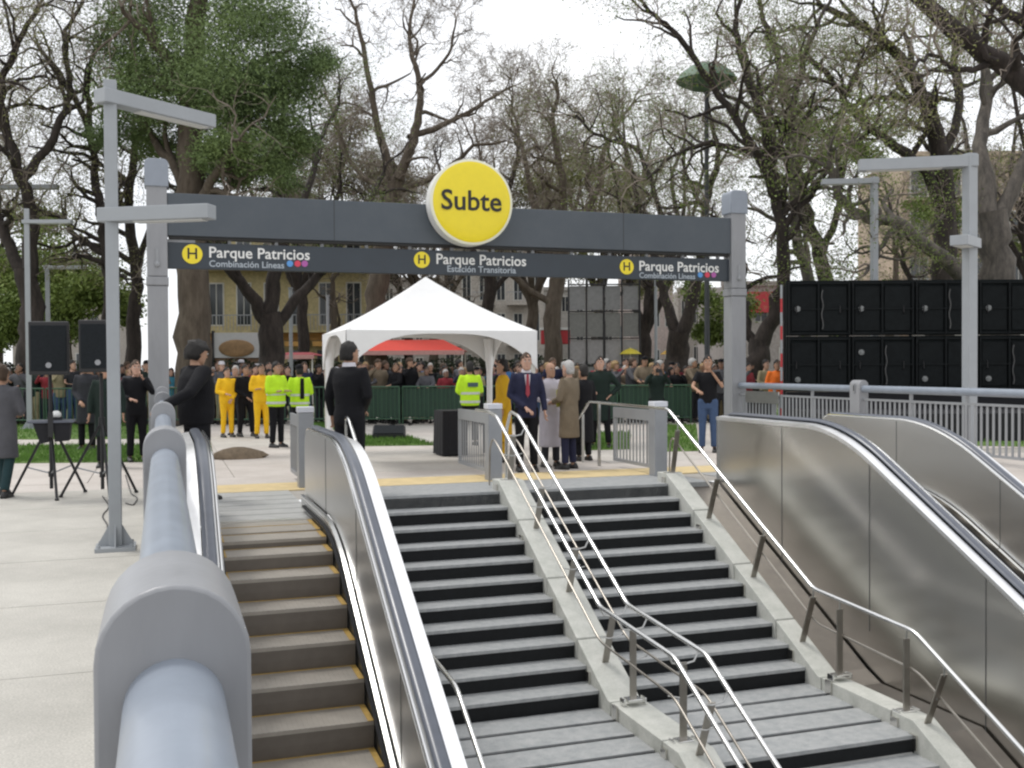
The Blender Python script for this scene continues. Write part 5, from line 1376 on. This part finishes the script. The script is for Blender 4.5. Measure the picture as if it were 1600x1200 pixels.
    for s, nm in ((-1, 'shoe'), (1, 'shoe2')):
        a = J[s]['an']; g = G()
        g.loft([[(a.x+s*.01+x*wd, a.y+y, z*hh) for x, z in ((-1,0),(1,0),(1,.4),(.6,1),(-.6,1),(-1,.4))] for y, wd, hh in ((-.075,.030,.05),(-.05,.040,.09),(.02,.042,.10),(.08,.046,.07),(.15,.044,.055),(.19,.028,.035))])
        me = g.mesh('shoe'); bm = bmesh.new(); bm.from_mesh(me); bmesh.ops.recalc_face_normals(bm, faces=bm.faces); bm.to_mesh(me); bm.free(); me.polygons.foreach_set('use_smooth', [True]*len(me.polygons)); out[nm] = me
    CACHE[key] = out; return out
def simple(g, name, m, parent, smooth=True):
    return g.build(name, [m], parent, smooth=smooth, local=True)
def person(px, d, h, heading, pose, coat, cols, label, group=None, vox=.022, female=False, hyaw=0.0, nod=0.0, hair='short', skin=1, haircol=None, extras=(), z=0.0, loc=None):
    q = gnd(px, d) if loc is None else loc
    pm_ = part_meshes(pose, coat, vox, female, hyaw, nod, hair)
    root = empty('person', (q.x, q.y, z), label, 'person', group, rz=R(heading)); k = h/1.765; root.scale = (k, k, k)
    def put(nm, me, ms):
        if not me.materials:
            for _ in ms: me.materials.append(None)
        o = bpy.data.objects.new(nm, me); COL.objects.link(o); o.parent = root
        for i, m in enumerate(ms): o.material_slots[i].link = 'OBJECT'; o.material_slots[i].material = m
        return o
    put('body', pm_['body'], [SKIN[skin], EYEW, EYED, LIP])
    if 'hair' in pm_: put('hair', pm_['hair'], [haircol or HAIRC['black']])
    jk = put('jacket' if coat in ('suit', 'bulky') else ('coat' if coat in ('coat', 'long') else 'shirt'), pm_['jacket'], [cols[0]])
    put('trousers', pm_['trousers'], [cols[1]]); put('shoe', pm_['shoe'], [cols[2]]); put('shoe', pm_['shoe2'], [cols[2]])
    for e in extras: EX[e](root, jk)
    return root
HAIRC = {k: mat('hair_'+k, c, .7, var=.25, scale=30, bump=.5, bscale=60) for k, c in (('black', (.012,.010,.009)), ('brown', (.06,.035,.02)), ('grey', (.42,.41,.40)), ('fair', (.30,.20,.09)))}
BLACKW = cloth('black', (.007,.007,.009)); NAVY = cloth('navy', (.020,.022,.050)); CHAR = cloth('charcoal', (.030,.031,.037)); BROWNJ = cloth('brown', (.17,.135,.095)); WHITE = cloth('white', (.62,.60,.64), .06)
LAV = cloth('lavender', (.50,.47,.52), .08); HIVIS = cloth('high_visibility', (.50,.80,.03), .08); HIVIS2 = mat('reflective', (.55,.58,.52), .4, var=.05); YELS = cloth('yellow', (.85,.50,.02), .08); GOLD = cloth('gold', (.62,.36,.02), .1)
JEANS = cloth('jeans', (.055,.09,.17)); SHOE = mat('shoe_black', (.015,.014,.014), .45, var=.1); GREENJ = cloth('dark_green', (.012,.022,.018)); TEAL = cloth('teal', (.04,.17,.24)); REDJ = cloth('red', (.24,.03,.04)); PINK = cloth('pink', (.5,.26,.26)); ORANGE = cloth('orange', (.8,.18,.03)); GREYJ = cloth('grey', (.09,.09,.10)); BLUEJ = cloth('blue', (.05,.16,.36)); KHAKI = cloth('khaki', (.28,.24,.15))
def ex_collar(root, jk):
    g = G(); g.loft([ring((0,.005,z), rx, ry, 16) for z, rx, ry in ((1.475,.078,.072),(1.53,.066,.066))], cap=False); simple(g, 'shirt_collar', WHITE, root)
def ex_shirt(root, jk):
    ex_collar(root, jk); g = G(); g.add([(-.045,.118,1.45),(.045,.118,1.45),(.03,.138,1.30),(0,.134,1.10),(-.03,.138,1.30)], [(0,1,2,3,4)]); g.add([(-.045,.112,1.45),(.045,.112,1.45),(.03,.130,1.30),(0,.126,1.10),(-.03,.130,1.30)], [(4,3,2,1,0)]); simple(g, 'shirt_front', WHITE, root, False)
def ex_tie(root, jk):
    ex_shirt(root, jk); g = G(); g.prism([(-.014,1.455),(.014,1.455),(.018,1.42),(.030,1.16),(0,1.11),(-.030,1.16),(-.018,1.42)], .132, .150, 'y'); simple(g, 'tie', mat('tie_red', (.30,.03,.05), .6, var=.1), root, False)
def ex_bands(root, jk):
    for z0, z1, rx, ry in ((.90,.95,.222,.172),(1.08,1.13,.218,.172)):
        g = G(); g.loft([ring((0,0,z0), rx, ry, 20), ring((0,0,z1), rx, ry, 20)], cap=False); simple(g, 'reflective_band', HIVIS2, root)
def ex_backpanel(root, jk):
    ex_bands(root, jk); g = G(); g.prism([(-.115,1.24),(.115,1.24),(.115,1.33),(-.115,1.33)], -.186, -.176, 'y'); simple(g, 'back_patch', mat('patch_dark', (.05,.09,.10), .6, var=.1), root, False)
def ex_strap(root, jk):
    ex_bands(root, jk); g = G(); g.prism([(-.04,1.02),(.05,1.02),(.045,1.47),(-.03,1.47)], -.195, -.172, 'y'); simple(g, 'black_strap', BLACKW, root, False)
def ex_paper(root, jk):
    g = G(); g.cbox((.02,.33,1.16), .20, .012, .27, .2); simple(g, 'folder', mat('folder_yellow', (.55,.58,.10), .6, var=.15, scale=9), root, False)
def ex_cap(root, jk):
    g = G(); g.loft([ring((0,.01,z), rx, ry, 16) for z, rx, ry in ((1.685,.090,.105),(1.73,.088,.102),(1.765,.065,.08),(1.78,.02,.02))]); g.prism([(-.07,.09),(.07,.09),(.05,.18),(-.05,.18)], 1.688, 1.70, 'z'); simple(g, 'cap', BLACKW, root)
def ex_white_hat(root, jk):
    g = G(); g.loft([ring((0,.01,z), rx, ry, 16) for z, rx, ry in ((1.69,.092,.106),(1.74,.088,.10),(1.785,.06,.07),(1.79,.01,.01))]); simple(g, 'hat', WHITE, root)
def ex_camera(root, jk):
    g = G(); g.cbox((0,.37,1.60), .12, .05, .08); g.tube([(0,.39,1.60), (0,.46,1.60)], .03, 10); simple(g, 'camera', BLACKP, root, False)
def ex_belt(root, jk):
    g = G(); g.loft([ring((0,0,.93), .176, .128, 18), ring((0,0,.975), .174, .126, 18)], cap=False); simple(g, 'belt', BLACKP, root)
EX = dict(collar=ex_collar, shirt=ex_shirt, tie=ex_tie, bands=ex_bands, backpanel=ex_backpanel, strap=ex_strap, cap=ex_cap, white_hat=ex_white_hat, belt=ex_belt)
def held(kind, person_, name, label, cat):
    """things held in the hands: top level objects at the holder's hands"""
    M_ = Matrix.Translation(person_.location) @ Matrix.Rotation(person_.rotation_euler.z, 4, 'Z') @ Matrix.Scale(person_.scale[0], 4)
    g = G()
    if kind == 'camera': g.cbox((0,.40,1.585), .13, .05, .085, 0, 0); g.tube([(0,.42,1.585), (0,.49,1.585)], .032, 12); g.cbox((.03,.40,1.635), .04, .04, .02)
    elif kind == 'folder': g.cbox((-.02,.335,1.17), .21, .010, .29, .15); g.cbox((.0,.345,1.175), .20, .006, .27, .25)
    elif kind == 'phone': g.cbox((.0,.42,1.56), .065, .012, .12)
    o = g.build(name, [mat('folder_yellow', (.55,.56,.12), .6, var=.25, scale=9) if kind == 'folder' else BLACKP], None, bevel=.003)
    o.data.transform(M_); recenter(o); return meta(o, label, cat)
# --- headings: 0 = facing away along +Y; 180 = facing the camera
TOCAM = 180
p1_ = person(306, 12.7, 1.93, -68, ('down', 'backlean', 'stand'), 'bulky', (BLACKW, BLACKW, SHOE), 'man in black coat with curly dark hair leaning by the left escalator, looking right', hair='curly', skin=1, nod=.25, vox=.018, haircol=HAIRC['black']); p1_.scale = (1.2, 1.28, p1_.scale[2])
p2_ = person(545, 13.25, 1.92, -48, ('down', 'clasp', 'stand'), 'suit', (BLACKW, BLACKW, SHOE), 'dark haired man in black suit with white collar, seen from behind at the stair head', extras=('collar',), hyaw=R(-18), vox=.018); p2_.scale = (1.22, 1.2, p2_.scale[2])
person(2, 13.1, 1.66, -20, ('mid', 'mid', 'step'), 'coat', (GREYJ, cloth('dark_teal', (.02,.045,.05)), SHOE), 'person in a dark grey jacket cut off by the left edge', hair='short', haircol=HAIRC['brown'])
person(135, 20.5, 1.78, 160, ('down', 'clasp', 'stand'), 'coat', (CHAR, BLACKW, SHOE), 'person in a long dark coat left of the nearest lamp, farther of the two there')
person(166, 17.0, 1.70, 175, ('down', 'down', 'stand'), 'coat', (GREENJ, BLACKW, SHOE), 'person in a dark blue green coat partly hidden by the nearest lamp')
person(212, 18.0, 1.74, 190, ('mouth', 'mid', 'stand'), 'suit', (BLACKW, BLACKW, SHOE), 'man in black between the nearest lamp and the gate post with a hand raised', skin=0, haircol=HAIRC['brown'])
person(354, 24.2, 1.62, 200, ('clasp', 'mid', 'stand'), 'bulky', (YELS, YELS, SHOE), 'person in a bright yellow suit beside the man leaning by the escalator', skin=0, female=True)
person(368, 25.0, 1.66, 150, ('mid', 'down', 'stand'), 'suit', (CHAR, CHAR, SHOE), 'man in a charcoal suit between the two yellow suits, farther one', skin=0, haircol=HAIRC['grey'])
person(383, 24.4, 1.68, 200, ('down', 'clasp', 'wide'), 'suit', (BLACKW, BLACKW, SHOE), 'man in a black suit with hands clasped between the two yellow suits', skin=1)
person(408, 23.8, 1.70, 185, ('folded', 'folded', 'stand'), 'bulky', (YELS, YELS, SHOE), 'person in golden yellow overalls next to the high visibility officer', skin=1, female=True)
person(431, 21.0, 1.72, 215, ('folded', 'folded', 'stand'), 'bulky', (HIVIS, BLACKW, SHOE), 'officer in lime high visibility jacket and black trousers with folded arms', extras=('bands',), skin=1)
person(468, 21.6, 1.66, 8, ('mid', 'mid', 'stand'), 'bulky', (HIVIS, BLACKW, SHOE), 'officer in lime jacket with a black strap down the back, left of the tent', extras=('strap', 'cap'), skin=1)
person(734, 21.2, 1.70, 5, ('mid', 'mid', 'stand'), 'bulky', (HIVIS, BLACKW, SHOE), 'officer in lime jacket with a dark back patch standing behind the draped table', extras=('backpanel',), skin=1)
person(786, 17.5, 1.72, 80, ('down', 'clasp', 'stand'), 'long', (GOLD, GOLD, SHOE), 'person in a long golden yellow coat partly behind the middle gate post', skin=1)
person(822, 15.9, 1.80, 170, ('down', 'clasp', 'stand'), 'suit', (NAVY, BLACKW, SHOE), 'man in a navy suit and red tie standing under the tent edge', extras=('tie',), skin=0, haircol=HAIRC['brown'], vox=.018)
pw = person(859, 16.6, 1.66, 190, ('mid', 'mid', 'stand'), 'long', (LAV, CHAR, SHOE), 'person in a pale lavender coat holding a yellow folder', skin=1, hair='none', vox=.018)
held('folder', pw, 'folder', 'yellow green folder held by the person in the pale coat', 'folder')
person(889, 16.2, 1.68, 35, ('mid', 'mid', 'stand'), 'coat', (BROWNJ, NAVY, SHOE), 'grey haired man in a brown jacket seen from behind', skin=0, haircol=HAIRC['grey'], vox=.018)
person(938, 20.4, 1.78, 150, ('hip', 'mid', 'wide'), 'coat', (GREENJ, BLACKW, SHOE), 'person in a dark green coat right of the grey haired man', skin=0)
person(912, 17.6, 1.62, 20, ('clasp', 'clasp', 'stand'), 'long', (BLACKW, BLACKW, SHOE), 'person in a long black coat half hidden behind the man in the brown jacket')
pc_ = person(1026, 22.6, 1.66, 160, ('up', 'up', 'stand'), 'suit', (GREENJ, BLACKW, SHOE), 'photographer in dark clothes raising a camera behind the right gate post with leaf', skin=1)
held('camera', pc_, 'camera', 'black camera held up behind the folded gate', 'camera')
person(1106, 19.2, 1.78, 150, ('mouth', 'fence', 'stand'), 'tee', (BLACKW, JEANS, SHOE), 'man in black t-shirt and blue jeans with a hand at his face', skin=1, vox=.018)
person(1214, 25.5, 1.72, 160, ('mid', 'mid', 'stand'), 'bulky', (ORANGE, CHAR, SHOE), 'person in an orange vest beside the banded pole', skin=1)
person(1196, 27.5, 1.74, 190, ('hip', 'mid', 'stand'), 'suit', (KHAKI, CHAR, SHOE), 'person in khaki behind the right railing next to the orange vest', skin=0)
pa = person(1168, 29, 1.66, 200, ('mid', 'mid', 'stand'), 'suit', (REDJ, CHAR, SHOE), 'person in red just right of the right gate post', skin=0)
# --- crowd barriers
def line_at(t):   # barrier line, t in metres from its left end
    a = gnd(-40, 29.2); b = gnd(1240, 28.4); n_ = (b-a).normalized(); return a+n_*t
aL = gnd(-40, 29.2); bL = gnd(1240, 28.4); LL = (bL-aL).length; brz = math.atan2(bL.y-aL.y, bL.x-aL.x)
BWD = 2.0; nbar = int(LL/BWD)
g = G()
for z in (.18, 1.06): g.tube([(0.03,0,z), (BWD-.05,0,z)], .022, 8)
for x in (.03, BWD-.05): g.tube([(x,0,.03), (x,0,1.06)], .022, 8)
frame_me = g.mesh('frame'); frame_me.materials.append(GREENF)
g = G(); g.box(-.008, .008, -.008, .008, .2, 1.04); bar_me = g.mesh('bar'); bar_me.materials.append(GREENF)
g = G(); g.box(-.25, .25, -.03, .03, .0, .035); foot_me = g.mesh('foot'); foot_me.materials.append(BLACKP)
g = G()
n = 24
for k in range(n): x0_ = .05+(BWD-.12)*k/n; x1_ = .05+(BWD-.12)*(k+1)/n; g.add([(x0_,.03+.012*math.sin(k*1.3),.22),(x1_,.03+.012*math.sin((k+1)*1.3),.22),(x1_,.03+.012*math.sin((k+1)*1.3+.5),1.02),(x0_,.03+.012*math.sin(k*1.3+.5),1.02)], [(0,1,2,3)])
net_me = g.mesh('netting'); net_me.materials.append(GREENM)
ORD = ['first','second','third','fourth','fifth','sixth','seventh','eighth','ninth','tenth','eleventh','twelfth','thirteenth','fourteenth','fifteenth','sixteenth']
for i in range(min(nbar, 16)):
    t = i*BWD; p_ = line_at(t); pxs = None
    v = cam.matrix_world.inverted() @ (p_+Vector((1,0,.6))); px = 800+F_PX*v.x/-v.z
    if 1130 < px: continue
    wh = 'at the far left behind the loudspeakers' if px < 250 else ('between the gate post and the tent' if px < 480 else ('seen through the tent' if px < 760 else ('behind the group right of the tent' if px < 960 else 'near the forked tree')))
    rt = empty('crowd_barrier', p_, '%s green crowd barrier from the left, %s' % (ORD[i], wh), 'barrier', 'green crowd barriers', rz=brz+R(rng.uniform(-2,2)))
    place(frame_me, 'frame', (0,0,0), rt); 
    for k in range(1, 16): place(bar_me, 'bar', (.03+(BWD-.08)*k/16, 0, 0), rt)
    place(foot_me, 'foot', (.25, 0, 0), rt, rz=R(90)); place(foot_me, 'foot', (BWD-.25, 0, 0), rt, rz=R(90))
    if 480 < px < 760 or 880 < px: place(net_me, 'netting', (0,0,0), rt)
# --- spectators behind the barriers
POSES = [('fence','fence','stand'), ('fence','mid','stand'), ('up','up','stand'), ('mid','mid','stand'), ('folded','folded','stand'), ('down','up','stand'), ('mouth','fence','stand')]
COATS = ['suit','bulky','coat','tee','suit','bulky']
PAL = [('charcoal', CHAR),('black', BLACKW),('dark green', GREENJ),('brown', BROWNJ),('black', BLACKW),('charcoal', CHAR),('navy', NAVY),('white', WHITE),('red', REDJ),('teal', TEAL),('plum', cloth('plum', (.12,.05,.09))),('dark green', GREENJ),('grey', GREYJ),('blue', BLUEJ),('brown', BROWNJ),('khaki', KHAKI),('black', BLACKW),('grey', GREYJ),('navy', NAVY),('maroon', cloth('maroon', (.15,.02,.03)))]
HN = [('short','black'),('short','brown'),('long','brown'),('short','grey'),('long','fair'),('curly','black'),('short','black')]
variants = []
for k in range(14): variants.append((POSES[k % 7], COATS[k % 6], [0, .35, -.35, .15][k % 4], HN[k % 7][0], k % 3 == 2))
pr = random.Random(11)
WHEREP = [(-60,110,'behind the left loudspeakers'),(110,240,'beside the nearest lamp column'),(240,345,'by the left gate post'),(345,500,'behind the officers left of the tent'),(500,600,'behind the suited man'),(600,680,'in the middle of the tent opening'),(680,770,'at the right side of the tent opening'),(770,900,'behind the group right of the tent'),(900,1000,'left of the right gate leaf'),(1000,1080,'in front of the forked tree'),(1080,1180,'near the right post')]
cnt = 0; used = set()
for row in range(4):
    px = -50+row*11
    while px < 1150:
        px += pr.uniform(18, 31)*(1 if row < 2 else 1.35)
        if 250 < px < 330 and row > 0: continue
        d = 29.9+row*.75+pr.uniform(-.15,.25)-px*.0006
        v = variants[pr.randrange(14)]; cn_, cm_ = PAL[pr.randrange(len(PAL))]; hn = HN[pr.randrange(7)]
        hc_ = HN[pr.randrange(7)][1]
        for _try in range(60):
            hs_ = v[3]; kk_ = (cn_, hs_, hc_, row, next((w for a, b, w in WHEREP if a <= px < b), ''))
            if kk_ not in used: break
            cn_, cm_ = PAL[pr.randrange(len(PAL))]; hc_ = HN[pr.randrange(7)][1]
        used.add(kk_)
        wh = next((w for a, b, w in WHEREP if a <= px < b), 'near the right post')
        hgt = pr.uniform(1.55, 1.86) if not v[4] else pr.uniform(1.48, 1.70)
        rowt = ('at the barrier', 'second row', 'third row', 'back row')[row]
        ex = ('white_hat',) if pr.random() < .05 else (('cap',) if pr.random() < .05 else ())
        hs = v[3]
        what = {'short': 'short', 'long': 'long', 'curly': 'curly'}[hs]
        sp_ = person(px, d, hgt, 180+pr.uniform(-60, 60), v[0], v[1], (cm_, [CHAR, JEANS, BLACKW, KHAKI][pr.randrange(4)], SHOE),
               '%s-clad spectator, %s %s hair, %s %s' % (cn_.replace(' ', '-'), what, {'black': 'black', 'brown': 'brown', 'grey': 'grey', 'fair': 'fair'}[hc_], rowt, wh), 'spectators behind the green barriers', vox=.034, female=v[4], hyaw=v[2], hair=hs, skin=pr.randrange(3), haircol=HAIRC[hc_], extras=ex)
        w_ = pr.uniform(.95, 1.16); sp_.scale = (sp_.scale[0]*w_, sp_.scale[1]*w_, sp_.scale[2])
        cnt += 1
print('spectators', cnt)
# power cables on the pale paving by the lamp
cg_ = G(); pts = [at_z(x, y, .008) for x, y in ((160,775),(172,792),(158,806),(170,822),(163,838),(175,850))]; cg_.tube(smooth_path(pts, .3, 4), .007, 5); o = cg_.build('cable', [BLACKP], None, smooth=True); meta(recenter(o), 'thin black cable looping on the paving beside the nearest lamp base', 'cable')
cg_ = G(); pts = [at_z(x, y, .008) for x, y in ((196,742),(205,772),(216,778),(208,790),(196,786))]; cg_.tube(smooth_path(pts, .3, 4), .007, 5); o = cg_.build('cable', [BLACKP], None, smooth=True); meta(recenter(o), 'short black cable on the paving between lamp and tube railing', 'cable')
# low earth mound by the man at left
q = at_z(372, 716); g = G(); rr_ = random.Random(3)
rings = [[(q.x+math.cos(a)*rad*1.15*(1+rr_.uniform(-.2,.2)), q.y+math.sin(a)*rad*.7*(1+rr_.uniform(-.1,.1)), zz) for a in [2*math.pi*k/20 for k in range(20)]] for rad, zz in ((.42,-.01),(.40,.04),(.33,.11),(.20,.17),(.08,.20),(.01,.205))]
g.loft(rings); o = g.build('earth_mound', [mat('earth', (.16,.12,.08), .95, var=.3, scale=14, bump=.6, bscale=30)], None, smooth=True); meta(recenter(o), 'low mound of brown earth behind the leaning man', 'earth')
